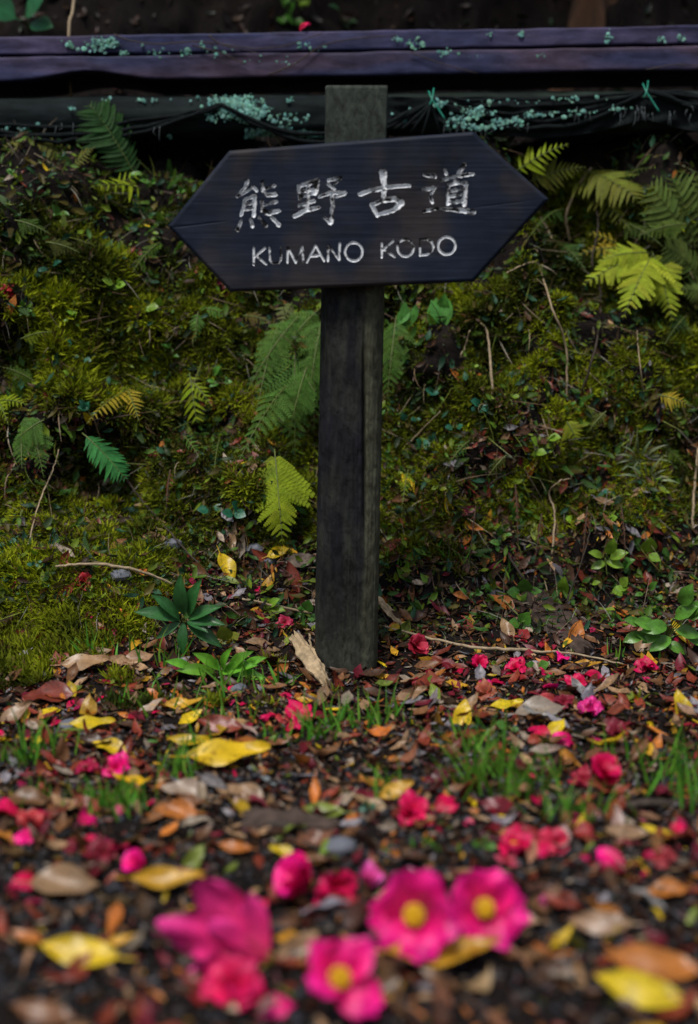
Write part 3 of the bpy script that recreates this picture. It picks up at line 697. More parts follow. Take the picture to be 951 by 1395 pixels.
# ------------------------------------------------------------------ camellia flowers
def petal_geo(phi0, phi1, wid=.95, seed=0, nx=7, ny=6, crump=.03):
    r = np.random.default_rng(seed); ph = r.uniform(0, 6, 6)
    u = np.linspace(0, 1, nx+1); phi = np.radians(phi0+(phi1-phi0)*u**1.1)
    x = np.r_[0, np.cumsum(np.sin((phi[1:]+phi[:-1])/2))]/nx; z = np.r_[0, np.cumsum(np.cos((phi[1:]+phi[:-1])/2))]/nx
    V, UV = [], []
    for i, a in enumerate(u):
        wd = wid*.5*(.16+.95*math.sin(math.pi*min(1, .06+a*.72))**1.3)*(1 if a < .93 else .86)
        for j in range(ny+1):
            c = j/ny*2-1; notch = -.07*math.exp(-(c/.25)**2)*a**4-.16*abs(c)**3*a**3
            xx = x[i]+notch*math.sin(phi[i]); zz = z[i]+notch*math.cos(phi[i])
            cup = (.30*(1-a)+.10)*c*c*wd
            k = crump*(math.sin(a*6+ph[0]+c*2.3)+.8*math.sin(c*5+ph[1]+a*3))*a
            xx -= math.cos(phi[i])*(cup+k); zz += math.sin(phi[i])*(cup+k)
            V.append((xx, c*wd*(1-.06*a), zz)); UV.append((a, j/ny))
    n = ny+1; F = [[i*n+j, i*n+j+1, (i+1)*n+j+1, (i+1)*n+j] for i in range(nx) for j in range(ny)]
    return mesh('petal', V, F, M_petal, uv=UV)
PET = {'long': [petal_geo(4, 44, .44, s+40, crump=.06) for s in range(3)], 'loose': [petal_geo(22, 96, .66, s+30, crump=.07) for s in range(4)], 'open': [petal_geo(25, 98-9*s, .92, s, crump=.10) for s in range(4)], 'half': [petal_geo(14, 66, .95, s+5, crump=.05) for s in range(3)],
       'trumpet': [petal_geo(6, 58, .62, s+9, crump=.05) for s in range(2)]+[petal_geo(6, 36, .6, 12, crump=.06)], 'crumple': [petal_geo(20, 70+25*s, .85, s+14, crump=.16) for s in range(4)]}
def stamen_meshes(seed=0):
    r = random.Random(seed); fil, ant = [], []
    for ring, cnt, rr_, hh in ((3, 5, .03, .42), (0, 9, .075, .42), (1, 14, .12, .41), (2, 18, .165, .37)):
        for i in range(cnt):
            a = 2*math.pi*(i+r.random()*.5)/cnt; h = hh*r.uniform(.92, 1.06); r0 = rr_*.75
            p0 = (math.cos(a)*r0, math.sin(a)*r0, .02); p1 = (math.cos(a)*rr_*1.12, math.sin(a)*rr_*1.12, h)
            fil.append(tube([p0, p1], [.02, .014], 4))
            q = np.array(p1); ant.append(tube([q-[0, 0, .01], q+[0, 0, .02], q+[0, 0, .055]], [.012, .034, .012], 5))
    return mesh('filaments', *joinVF(fil), M_fil), mesh('anthers', *joinVF(ant), M_stamen)
FILM, ANTM = stamen_meshes()
th = np.linspace(0, 2*np.pi, 10, endpoint=False)
cz = [(0, -.10, .02), (0, -.08, .1), (0, 0, .16), (0, .07, .19)]
V = np.vstack([np.stack([np.cos(th)*q[2]*(1+.12*np.cos(th*5)*(i == 3)), np.sin(th)*q[2], 0*th+q[1]], -1) for i, q in enumerate(cz)])
CALM = mesh('calyx', V, [[i*10+j, i*10+(j+1) % 10, (i+1)*10+(j+1) % 10, (i+1)*10+j] for i in range(3) for j in range(10)]+[list(range(10))[::-1]], M_calyx)
PINK, CRIM, MAG, OLD, PALEP = (.92, .008, .23), (.68, .004, .085), (.90, .020, .27), (.24, .014, .035), (.88, .10, .44)
def camellia(px, py, size, face, kind, color, label, stamens=True, npet=6, squash=1.0, lift=.5, spin=0., name='camellia_flower', missing=()):
    """a fallen flower: px,py is where it touches the ground; face is the way its mouth points"""
    p, nn, v, dist = hit(px, py); R = size/2/FPX*dist
    Rl = R*{'open': 1.22, 'loose': 1.2, 'long': 1.0, 'half': 1.15, 'trumpet': 1.15, 'crumple': 1.0}[kind]
    Z = unit(face); X = np.cross([0.02, .1, 1.], Z) if abs(Z[2]) < .97 else np.array([1., 0, 0])
    c = p+np.array([0, 0, 1])*R*lift
    root = empty(name, tuple(p)); tag(root, label, 'flower')
    off = c-p
    MR = frame(X, Z, off) @ Matrix.Rotation(spin, 4, 'Z') @ Matrix.Diagonal((1, 1, squash, 1))
    ms = PET[kind]
    for i in range(npet):
        if i in missing: continue
        wild = {'open': .5, 'loose': .8, 'crumple': 1.6}.get(kind, .7)
        a = 2*math.pi*i/npet+random.uniform(-.3, .3)*wild; s = Rl*random.uniform(1-.14*wild, 1+.10*wild)
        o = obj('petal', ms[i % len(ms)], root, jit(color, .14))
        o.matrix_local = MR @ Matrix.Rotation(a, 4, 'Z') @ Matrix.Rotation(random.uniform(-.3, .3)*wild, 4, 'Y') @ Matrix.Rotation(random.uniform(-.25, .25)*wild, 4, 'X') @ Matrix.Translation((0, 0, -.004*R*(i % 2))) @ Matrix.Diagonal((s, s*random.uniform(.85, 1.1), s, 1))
    if stamens:
        st = obj('stamens', FILM, root); st.matrix_local = MR @ Matrix.Diagonal((Rl*.92, Rl*.92, Rl*1.15, 1))
        at_ = obj('anthers', ANTM, st)
    ca = obj('calyx', CALM, root); ca.matrix_local = MR @ Matrix.Diagonal((Rl, Rl, Rl, 1))
    return root
def trumpet_flower(px, py, tips, color, label):
    """a tipped-over flower whose petals run from one base: (dx, dy, forward, roll) per petal tip"""
    p, nn, v, dist = hit(px, py); sc = dist/FPX; root = tag(empty('camellia_flower', tuple(p)), label, 'flower'); b0 = np.array([0, 0, 10*sc])
    for i, (dx, dy, fw, roll) in enumerate(tips):
        D = np.array([dx*sc, 0, -dy*sc]); L_ = np.linalg.norm(D); D[1] = -fw*L_; L_ = np.linalg.norm(D)*1.1
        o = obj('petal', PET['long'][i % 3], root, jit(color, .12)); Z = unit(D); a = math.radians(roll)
        X = np.array([math.cos(a)*.45, -1, math.sin(a)*.45]); X = unit(X-Z*np.dot(X, Z)); m_ = Matrix.Identity(4); Y = np.cross(Z, X)
        for q in range(3): m_[q][0], m_[q][1], m_[q][2], m_[q][3] = X[q], Y[q], Z[q], b0[q]
        o.matrix_local = m_ @ Matrix.Diagonal((L_, L_*.85, L_, 1))
    ca = obj('calyx', CALM, root); ca.matrix_local = frame((0, 1, .1), unit((-110, -20, 60)), b0) @ Matrix.Diagonal((70*sc, 70*sc, 70*sc, 1))
    return root
camellia(572, 1300, 126, (-.28, -.86, .42), 'open', PINK, 'wide open pink camellia facing out, left of the pair on the gravel', lift=.86)
camellia(652, 1284, 112, (.16, -.90, .42), 'open', PINK, 'wide open pink camellia facing out, right of the pair on the gravel', lift=.86)
trumpet_flower(366, 1318, [(-88,-84,-.5,100),(-34,-66,-.6,40),(-128,-30,-.5,150),(-110,-2,-.1,230),(-76,-40,-.35,110)], (.95, .04, .30), 'magenta trumpet-shaped camellia tipped over with petals pointing up')
camellia(318, 1365, 120, (.1, -.5, .8), 'crumple', (.74, .006, .11), 'crumpled crimson camellia in front of the magenta trumpet', lift=.3, squash=.6, stamens=False, npet=7)
camellia(458, 1388, 124, (.15, -.72, .60), 'loose', PINK, 'half open pink camellia with few petals, at the front edge of the fallen group', npet=6, lift=.8, spin=.35, missing=(4,))
camellia(420, 1228, 92, (-.6, -.3, .6), 'half', PINK, 'rosy camellia lying on its side behind the magenta trumpet', lift=.45, stamens=False)
camellia(452, 1228, 84, (.6, -.5, .4), 'crumple', CRIM, 'small crimson camellia pressed against the rosy one', lift=.45, stamens=False)
camellia(500, 1216, 60, (.1, -.4, .9), 'trumpet', PALEP, 'pale pink camellia bud standing between two clusters', npet=4, lift=.3, stamens=False)
camellia(730, 1238, 34, (.8, -.3, .4), 'trumpet', PALEP, 'tiny pale pink bud beside the twin camellias', npet=4, lift=.4, stamens=False)
camellia(560, 1120, 70, (0, -.5, .85), 'crumple', CRIM, 'crimson camellia on gravel in front of the post', lift=.3, squash=.5, stamens=False)
camellia(702, 1165, 66, (-.2, -.6, .7), 'crumple', CRIM, 'withered red camellia showing yellow stamens', lift=.3, squash=.7)
camellia(756, 1158, 62, (.2, -.5, .8), 'crumple', (.66, .03, .09), 'red crumpled camellia next to the withered one', lift=.3, squash=.5, stamens=False)
camellia(690, 1176, 40, (.3, -.3, .8), 'crumple', (.5, .05, .1), 'flattened reddish petals below the withered camellia', lift=.15, squash=.5, stamens=False, npet=4)
camellia(815, 1074, 62, (.4, -.5, .7), 'half', CRIM, 'bright crimson camellia beside the grass tuft', lift=.5, stamens=False)
camellia(795, 1070, 46, (-.3, -.4, .8), 'crumple', (.40, .02, .05), 'dull red camellia under the bright crimson one', lift=.3, squash=.5, stamens=False)
camellia(651, 918, 40, (.1, -.7, .6), 'half', CRIM, 'crimson camellia right of the post foot', lift=.5, stamens=False)
camellia(703, 920, 42, (-.2, -.4, .8), 'crumple', CRIM, 'dark crimson camellia behind the broad grey-tan leaf', lift=.4, squash=.6, stamens=False)
camellia(562, 892, 44, (.5, -.7, .5), 'half', (.55, .03, .07), 'faded red camellia next to the post foot', lift=.5, stamens=False)
camellia(786, 942, 44, (.3, -.5, .8), 'crumple', CRIM, 'crumpled crimson camellia in the litter near the bark piece', lift=.35, squash=.6, stamens=False)
camellia(805, 974, 42, (0, -.7, .7), 'crumple', (.78, .03, .28), 'bright magenta camellia at the end of the crumpled row', lift=.4, squash=.9, stamens=False)
camellia(768, 968, 44, (-.3, -.5, .8), 'crumple', OLD, 'dark wine-red camellia left of the magenta one', lift=.35, squash=.5, stamens=False)
camellia(840, 1008, 50, (0, -.5, .8), 'crumple', OLD, 'wine-red camellia remains near the grass tuft', lift=.3, squash=.45, stamens=False)
camellia(410, 985, 62, (0, -.5, .8), 'crumple', CRIM, 'crimson camellia in front of the post foot', lift=.3, squash=.45, stamens=False)
camellia(160, 1056, 62, (-.1, -.5, .8), 'crumple', PINK, 'pink camellia beneath the broad yellow leaf', lift=.25, squash=.45, stamens=False)
camellia(118, 1056, 46, (0, -.5, .8), 'crumple', (.40, .01, .06), 'dark crimson camellia left of the pink one', lift=.25, squash=.45, stamens=False)
camellia(192, 1192, 50, (-.4, -.5, .7), 'half', PINK, 'small pink camellia on gravel beside the green leaf', lift=.45, stamens=False, npet=4)
camellia(140, 1172, 60, (0, -.4, .9), 'crumple', OLD, 'brownish red camellia behind the tan leaf', lift=.25, squash=.45, stamens=False)
camellia(40, 1130, 56, (0, -.4, .9), 'crumple', (.5, .04, .05), 'red camellia remains beside the grass below the moss mound', lift=.25, squash=.45, stamens=False)
camellia(115, 800, 34, (0, -.7, .7), 'crumple', (.30, .012, .02), 'dark red camellia at the foot of the bank by the twig', lift=.4, squash=.6, stamens=False)
camellia(942, 850, 40, (-.3, -.7, .6), 'crumple', (.36, .04, .05), 'dull red camellia behind the leafy seedling', lift=.4, squash=.6, stamens=False)
camellia(388, 856, 36, (0, -.7, .7), 'crumple', (.45, .02, .07), 'crimson camellia cupped in a dead leaf left of the post', lift=.4, squash=.6, stamens=False)
camellia(880, 915, 40, (0, -.5, .8), 'crumple', CRIM, 'crimson camellia under the leafy seedling', lift=.3, squash=.45, stamens=False)
camellia(12, 400, 30, (.2, -.8, .5), 'crumple', (.34, .01, .015), 'dark red camellia caught high on the mossy bank', lift=.2, squash=.5, stamens=False)
camellia(590, 945, 60, (0, -.3, .9), 'crumple', (.26, .05, .03), 'withered rust-brown camellia right of the post foot', lift=.25, squash=.55, stamens=False)
camellia(660, 950, 40, (0, -.3, .9), 'crumple', (.34, .08, .04), 'withered orange-brown camellia beside the upright yellow leaf', lift=.25, squash=.55, stamens=False)

# ------------------------------------------------------------------ ferns
def pinna_geo(kind, seed=0):
    V, F, UV = [], [], []
    def strip(pts, ws, up=0.):
        k = len(V); n = len(pts)
        for i, (p, w_) in enumerate(zip(pts, ws)):
            d_ = unit(np.array(pts[min(i+1, n-1)])-np.array(pts[max(i-1, 0)])); s = np.array([-d_[1], d_[0], 0])
            for c in (-1, 0, 1):
                q = np.array(p)+s*w_*c; V.append((q[0], q[1], q[2]-(.0 if c == 0 else -abs(w_)*.25))); UV.append((i/(n-1), .5+c*.5))
        for i in range(n-1):
            for j in (0, 1): a = k+i*3+j; F.append([a, a+1, a+4, a+3])
    if kind == 'plain':
        x = np.linspace(0, 1, 7); w_ = .11*np.array([.7, 1, .95, .85, .65, .4, .03])
        strip([(a, 0, -.12*a*a) for a in x], w_)
    elif kind == 'lobed':
        x = np.linspace(0, 1, 5); strip([(a, 0, -.12*a*a) for a in x], .03*np.array([1, .9, .8, .6, .1]))
        for i in range(9):
            a = .04+.1*i; L_ = .17*(1-a)**.7+.02
            for s in (-1, 1): strip([(a, 0, -.12*a*a), (a+L_*.35, s*L_*.7, -.12*a*a), (a+L_*.6, s*L_*1.05, -.12*a*a-.02)], [.035, .042, .004])
    else:  # feathery, twice divided
        x = np.linspace(0, 1, 4); strip([(a, 0, -.2*a*a) for a in x], .012*np.array([1, .8, .6, .3]))
        for i in range(9):
            a = .05+.1*i; L_ = .17*(1-a)**.8+.025
            for s in (-1, 1):
                for q in (.35, .75, 1.05):
                    cx, cy = a+L_*.5*q, s*L_*.75*q
                    strip([(cx-.02, cy-.02*s, -.2*a*a), (cx+.012, cy+.012*s, -.2*a*a), (cx+.045, cy+.05*s, -.2*a*a-.01)], [.008, .030*(1.2-q*.5), .003])
    return mesh('pinna', V, F, M_fern, uv=UV)
PINM = {k: pinna_geo(k) for k in ('plain', 'lobed', 'feathery')}
def frond(root, A, B, wid, n, kind, col, bow=.15, facing=(0, -.8, .6), prof_='tri', droop=.0, stalk=.12, stem=None):
    """A->B world points, wid = full width in metres"""
    A, B = np.array(A), np.array(B); L_ = np.linalg.norm(B-A); o0 = np.array(root.location)
    C = (A+B)/2+np.array([0, -.6, .8])*bow*L_
    t = np.linspace(0, 1, 14)[:, None]; pts = (1-t)**2*A+2*t*(1-t)*C+t*t*B
    V, F = tube(pts-o0, [.0014, .0011, .0004], 5)
    fr = obj('frond', mesh('frond', V, F, stem or M_gstem), root)
    fz = unit(facing)
    for i in range(n):
        u = stalk+(1-stalk)*(i/(n-.3)); q = (1-u)**2*A+2*u*(1-u)*C+u*u*B; T = unit(2*(1-u)*(C-A)+2*u*(B-C))
        Zf = unit(fz-T*np.dot(fz, T)); Sd = np.cross(T, Zf)
        v = (u-stalk)/(1-stalk)
        L2 = wid*.5*((1-v)**.85*min(1, .55+v*4) if prof_ == 'tri' else math.sin(math.pi*(.12+.86*v))**.8)
        L2 = max(L2, wid*.04)
        for s in (-1, 1):
            D = unit(Sd*s+T*(.45+.35*v+random.gauss(0, .08))-Zf*.25*random.random()+np.array([0, 0, -droop*random.uniform(.4, 1.4)])); l2 = L2*random.uniform(.72, 1.1)
            o = obj('pinna', PINM[kind], fr, jit(col, .16))
            m_ = frame(D, Zf+np.array([random.gauss(0, .12), 0, random.gauss(0, .12)]), q-o0)
            o.matrix_local = m_ @ Matrix.Diagonal((l2, l2, l2, 1))
    return fr
def fern(name, label, col, kind, fronds, n=14, group=None, cat='fern', droop=.15, stem=None):
    """fronds: (x0,y0,off0, x1,y1,off1, width px [, n])"""
    f0 = fronds[0]; root = empty(name, tuple(at(f0[0], f0[1], 0))); tag(root, label, cat, group)
    for f in fronds:
        A = at(f[0], f[1], f[2]); p1, nn, v, dist = hit(f[3], f[4]); B = plane(f[3], f[4], min(A[1]+f[5], p1[1]-.055)); A = at(f[0], f[1], max(f[2], .04))
        frond(root, A, B, 1.3*f[6]/FPX*dist, f[7] if len(f) > 7 else n, kind, col, prof_=f[8] if len(f) > 8 else 'tri', facing=(random.uniform(-.3, .3), -.85, random.uniform(.3, .7)), droop=droop, stem=stem)
    return root
YG, FG, DG, YL, BG = (.25, .34, .012), (.10, .22, .035), (.03, .085, .022), (.34, .27, .02), (.05, .24, .06)
fern('fern', 'bright yellow-green triangular fern hanging beside the post', YG, 'lobed', [(374,612,.06,385,742,-.08,120,14)])
fern('fern', 'feathery grey-green fern drooping against the left of the post', FG, 'feathery',
     [(436,420,.02,372,500,-.08,70,13),(440,430,.02,420,545,-.10,80,14),(380,440,.02,350,560,-.08,60,12),(408,430,.0,334,538,-.06,62,13),(395,520,.0,320,640,-.05,64,12),(402,450,.0,402,632,-.08,110,16),(428,460,.01,428,590,-.06,70,12),(418,500,.01,392,600,-.07,66,12)])
fern('fern', 'feathery fern showing to the right of the post', FG, 'feathery', [(540,430,.01,527,548,-.05,72,13)])
fern('fern', 'small feathery fern low on the bank above the hooked stalks', FG, 'feathery', [(60,572,.0,18,604,-.05,56,11),(45,580,0,60,652,-.05,44,11),(30,585,0,30,640,-.04,40,10)])
fern('fern', 'vivid green toothed fern frond pointing down the bank', BG, 'plain', [(112,590,.0,172,654,-.06,46,16,'ell')])
fern('fern', 'yellow fern beside the vivid green frond', YL, 'plain', [(178,530,0,118,578,-.05,56,12),(172,528,0,190,575,-.04,40,10)])
fern('fern', 'small light green fern over a moss hump', YG, 'lobed', [(-12,548,0,38,552,-.03,36,9),(-5,540,0,12,580,-.04,30,8)])
fern('fern', 'light green leafy fern in the middle of the mossy bank', YG, 'plain', [(258,508,0,268,576,-.04,44,7,'ell'),(262,520,0,290,556,-.04,34,6)])
fern('fern', 'tiny pale fern below the leafy one', FG, 'plain', [(250,594,0,272,624,-.03,26,6)])
fern('fern', 'short fern hanging near the sign corner with pale tips', FG, 'lobed', [(270,425,0,266,468,-.04,26,8),(280,420,0,310,432,-.03,30,6)])
fern('fern', 'mossy fern stretched level beneath the log rail', (.16, .17, .03), 'plain', [(140,222,.02,4,200,-.03,44,16,'ell'),(100,226,.02,130,200,-.03,30,8)])
fern('fern', 'yellow-green fern with broad leaflets below the log rail', YG, 'plain', [(196,258,.02,122,256,-.05,50,7),(150,262,.02,196,236,-.04,36,6)])
fern('fern', 'dark green fern blade rising in front of the log rail', DG, 'plain', [(190,250,.03,122,142,-.03,60,18,'ell')])
fern('fern', 'fern tip arching out behind the sign point', YG, 'plain', [(700,236,.02,776,196,-.04,46,9),(704,236,.02,712,208,-.03,24,6)])
fern('fern', 'arching fern with long fronds behind the dry stalks', (.15, .17, .02), 'plain', [(716,250,.03,800,228,-.04,50,12),(785,232,.03,868,272,-.06,66,12,'ell'),(770,250,.02,848,276,-.04,54,10),(800,262,.02,862,318,-.05,50,10)])
fern('fern', 'large pale green fern spreading from the bank edge', (.13, .19, .04), 'plain', [(945,345,.02,884,252,-.06,62,11,'ell'),(948,345,.02,915,240,-.05,56,11,'ell'),(952,350,.02,948,240,-.05,60,11,'ell'),(956,380,.02,905,335,-.04,60,11,'ell'),(965,400,.02,925,395,-.04,50,9)])
fern('fern', 'bright yellow-green bracken frond with drooping tips', (.33, .40, .025), 'lobed', [(888,345,.03,792,390,-.06,84,12),(890,345,.03,848,436,-.08,90,12),(888,342,.03,916,440,-.08,84,12),(888,345,.03,815,356,-.05,60,10)], n=11)
fern('fern', 'yellow bracken leaf above the bright bracken', YL, 'lobed', [(848,338,.02,786,348,-.04,40,7),(845,335,.02,800,318,-.03,30,6)])
fern('fern', 'small yellow fern on the right of the mossy bank', YL, 'plain', [(895,538,.01,940,554,-.04,36,9)])
fern('fern', 'single small yellow-green bracken tip on moss', (.25, .30, .02), 'lobed', [(772,574,.01,786,602,-.04,40,6)])
fern('fern', 'brownish fern hanging under the bright bracken', (.16, .13, .03), 'lobed', [(880,440,.01,880,474,-.03,36,7)])
for k_, (a_, lab_) in enumerate((((702,660,0,706,752,-.03,40,9), 'withered rust-brown fern hanging above the slanting brown twig'), ((800,690,0,792,775,-.03,44,9), 'withered rust-brown fern hanging above the bark piece'), ((738,700,0,728,770,-.03,36,8), 'small withered fern between two rust-brown ones'),
      ((232,640,0,226,700,-.03,34,8), 'withered orange-brown fern left of the hanging yellow-green fern'), ((846,690,0,852,760,-.03,36,8), 'withered fern beside the heart-leaved sprout'), ((648,690,0,640,760,-.02,26,7), 'withered dark fern over the bright moss right of the post'))):
    a_ = list(a_); a_[6] *= .5; fern('withered_fern', lab_, (.17, .06, .028), 'lobed', [a_], droop=1.3, stem=M_root)
for a_, c_, lab_ in (((842,300,0,905,338,-.05,52,10), (.10, .17, .02), 'mid green fern behind the yellow bracken leaf'), ((770,285,0,716,330,-.05,48,10), (.05, .12, .02), 'dark green fern just under the sign point'), ((822,255,0,890,228,-.04,50,10), (.07, .13, .02), 'dull green fern reaching up to the net'), ((938,305,0,868,322,-.05,56,11), (.14, .22, .03), 'light green fern in front of the large pale one'), ((905,425,0,948,462,-.04,50,10), (.08, .16, .02), 'mid green fern under the bracken tips'), ((760,330,0,800,372,-.05,46,9), (.06, .13, .02), 'dark fern between the bent stalk and the bracken'), ((20,300,0,70,320,-.05,48,9), (.08, .15, .02), 'green fern near the red camellia high on the bank'), ((218,330,0,180,372,-.04,40,9), (.10, .18, .02), 'green fern below the left sign point'), ((48,520,0,4,500,-.04,44,9), (.10, .2, .02), 'fresh green fern above the light moss hump'), ((640,600,0,606,640,-.04,36,8), (.08, .17, .02), 'small green fern in the shaded bank right of the post'), ((905,610,0,938,640,-.04,36,8), (.12, .2, .02), 'small fern beside the narrow-leaved tufts'), ((28,462,0,72,452,-.03,34,9), YG, 'small moss-coloured fern under the red camellia on the bank'), ((300,596,0,292,640,-.03,30,8), FG, 'little grey-green fern left of the hanging yellow-green fern'), ((556,640,0,548,690,-.03,36,8), YG, 'little yellow-green fern close to the right of the post'),
      ((936,430,0,905,470,-.03,40,9), DG, 'dark fern below the large pale green one'), ((690,620,0,664,650,-.03,30,8), (.12, .15, .02), 'olive fern on the moss below the pale stalk'), ((826,560,0,800,590,-.03,34,8), (.12, .15, .02), 'olive fern beside the small bracken tip'), ((62,330,0,110,345,-.04,44,9), (.10, .12, .02), 'olive fern on the bank below the level fern'), ((330,430,0,372,440,-.03,36,8), (.15, .13, .03), 'yellowish fern under the sign edge')):
    a_ = list(a_); a_[6] *= .72; fern('fern', lab_, tuple(x*.8 for x in c_), random.choice(['lobed', 'feathery']), [a_], droop=.35)
fern('fern', 'pale small fern above the leafy fern at the sign corner', (.15, .17, .06), 'lobed', [(398,412,0,382,448,-.03,36,7)])

LM = [('the open camellia pair', 615, 1290), ('the magenta trumpet camellia', 290, 1310), ('the yellow-green leaf on the gravel', 110, 1315), ('the long narrow ochre leaf', 560, 1335), ('the large orange-brown leaf', 885, 1335), ('the standing grey-green leaf', 265, 1180),
 ('the big spotted yellow leaf', 312, 1044), ('the withered camellia with yellow stamens', 702, 1165), ('the crumpled orange-brown leaf', 910, 1222), ('the dark bark strip', 395, 1130), ('the foot of the post', 470, 925), ('the moss mound', 90, 900), ('the pale wood chunk', 425, 905),
 ('the rosette seedling', 256, 850), ('the bark piece', 765, 850), ('the leafy seedling', 905, 868), ('the broad grey-tan leaf', 735, 978), ('the crimson camellia on the gravel', 560, 1120), ('the half open camellia', 458, 1375), ('the broad yellow leaf with upturned stalk', 150, 1026), ('the tall grass tuft', 690, 1075),
 ('the rosy camellia on its side', 420, 1220), ('the small pink camellia', 192, 1190), ('the bright crimson camellia', 815, 1070), ('the tan and brown leaf', 90, 1217),
 ('the hanging yellow-green fern', 384, 690), ('the heart-leaved vine', 600, 440), ('the bright bracken', 860, 390), ('the bent pale stalk', 760, 450), ('the vivid green frond', 140, 620), ('the hooked grey stalk', 752, 700), ('the narrow-leaved tufts', 872, 635), ('the straight pale stalk', 668, 520),
 ('the feathery fern', 390, 540), ('the leafy fern', 262, 540), ('the yellow fern', 150, 555), ('the dark red camellia on the bank', 12, 400), ('the left point of the sign', 215, 310), ('the level fern', 70, 215), ('the right point of the sign', 760, 275), ('the long pale twig', 150, 770), ('the lower edge of the sign', 470, 415), ('the dry vine on the beam', 400, 40), ('the large glossy leaf pair', 40, 40)]
LMP = np.array([at(x, y) for _, x, y in LM])
def where(p):
    dv_ = np.asarray(p)-LMP; dd = np.linalg.norm(dv_, axis=1); i = int(np.argmin(dd)); q = dv_[i]; nm = LM[i][0]
    if dd[i] < .05: return 'close against '+nm
    if p[2] > .2: return ('above ' if q[2] > abs(q[0]) else 'below ' if q[2] < -abs(q[0]) else 'beside ')+nm
    return ('behind ' if q[1] > abs(q[0]) else 'in front of ' if q[1] < -abs(q[0]) else 'beside ')+nm
# ------------------------------------------------------------------ green seedlings and vines
LANC = gmesh(M_green, w=.34, curl=-.25, fold_=.3, tip=1.35, stem=.0, seed=70, wav=.01)
OVAL = gmesh(M_green, w=.6, curl=-.2, fold_=.2, tip=1.5, stem=.12, seed=71, wav=.02)
HEART = gmesh(M_green, w=.85, curl=-.15, fold_=.12, tip=1.2, stem=.0, seed=72, wav=.02, heart=.5)
ROUND = gmesh(M_green, w=.85, curl=-.1, fold_=.1, tip=1.5, stem=.1, seed=73, wav=.01)
GRASSL = gmesh(M_green, w=.12, curl=-.5, fold_=.3, tip=1.3, stem=0, seed=74, wav=.01)
def plant(name, label, px, py, leaves, col, me, stem_h=0., group=None, cat='plant', off=.01):
    """leaves: (dx,dy) px offset of each leaf tip from its root, root offset (rx,ry) px, length px optional"""
    p, nn, v, dist = hit(px, py); sc = dist/FPX; root = empty(name, tuple(p)); tag(root, label, cat, group)
    Rt = np.array([1, 0, 0]); Up = np.array([0, -.25, .97]); Fw = np.array([0, -1, 0])
    stems = []
    for lf_ in leaves:
        rx, ry, dx, dy = lf_[:4]; fwd = lf_[4] if len(lf_) > 4 else .25
        q0 = Rt*rx*sc-Up*ry*sc+Fw*(off+.012)
        D = Rt*dx*sc-Up*dy*sc; L_ = np.linalg.norm(D)*1.0; D = D+Fw*fwd*L_
        L2 = np.linalg.norm(D)
        Zf = unit(np.array([random.uniform(-.35, .35), -.75, .65]))
        o = obj('leaf', me, root, jit(col, .18)); o.matrix_local = frame(D, Zf, q0+D*.5) @ Matrix.Diagonal((L2, L2, L2, 1))
        stems.append(tube(spline([np.array([0, 0, -.004]), q0*.55+np.array([0, -.004, .004]), q0], 8), [.0012, .0008], 5))
    V, F = joinVF(stems); obj('stem', mesh('stem', V, F, M_gstem), root)
    return root
dgr, mgr, lgr, teal = (.030, .095, .032), (.08, .22, .03), (.18, .32, .025), (.025, .15, .085)
plant('rosette_seedling', 'dark glossy rosette seedling growing on the moss left of the post', 256, 872,
      [(0,-46,-2,-62,.0),(4,-46,20,-56,.0),(-2,-44,-58,-16,.2),(4,-44,46,-22,.15),(-2,-44,-34,-38,.1),(4,-42,52,0,.3),(0,-40,-2,46,.35),(4,-40,48,32,.35),(-4,-40,-32,22,.35),(4,-42,30,10,.7)], (.040, .15, .042), LANC, off=.035)
plant('herb', 'bright green jagged herb in front of the rosette seedling', 300, 905,
      [(0,0,52,-18,.3),(6,-4,-34,-30,.3),(0,0,-52,-10,.3),(10,-2,36,-34,.2),(16,0,50,4,.3),(-6,2,-30,14,.4),(4,0,14,-40,.2),(0,4,30,22,.4),(-30,-6,-36,-16,.3),(-40,10,-30,12,.4),(30,-6,34,-20,.2)], (.14, .38, .03), LANC, off=.03)
plant('seedling', 'leafy bright green seedling at the foot of the bank beside yellow leaf', 905, 868,
      [(-20,-26,-32,-12,.2),(-6,-30,-36,6,.3),(0,-40,28,-20,.2),(10,-44,30,-4,.2),(-14,-20,-26,14,.3),(4,-24,32,9,.3),(14,-40,18,-26,.1),(0,-12,-30,16,.4),(20,-12,28,8,.3),(30,-36,14,-36,.1),(-24,-6,-24,-14,.2),(-40,-30,-24,-10,.2),(-36,-16,-28,8,.3),(8,-56,10,-34,.1),(34,-56,16,-34,.1),(-6,-4,24,14,.4)], (.10, .27, .03), OVAL, off=.035)
plant('seedling', 'single upright light green leaf in the litter near the bark piece', 764, 806, [(0,0,0,-28,.2),(2,2,10,12,.4)], lgr, OVAL)
plant('seedling', 'small round-leaved seedling behind the orange-brown leaf', 712, 812, [(-4,-8,-20,-4,.3),(2,-8,-4,-24,.2),(4,-6,18,-8,.3),(0,-2,-16,12,.4),(4,0,12,14,.4)], mgr, ROUND)
plant('seedling', 'small round-leaved seedling between the twig and bark piece', 706, 850, [(0,-4,-16,-6,.3),(2,-4,8,-20,.2),(2,-2,16,4,.3),(0,0,-8,14,.4)], mgr, ROUND)
plant('seedling', 'pair of round green leaves near the crimson camellia', 728, 905, [(0,0,-14,-8,.3),(2,0,14,-10,.3),(0,2,4,14,.4)], mgr, ROUND)
plant('seedling', 'slim light green seedling above the dark bark piece', 822, 762, [(-4,-8,-20,-8,.2),(2,-10,6,-26,.2),(4,-6,24,-10,.2),(0,-2,24,8,.3),(0,0,-20,8,.3)], lgr, OVAL)
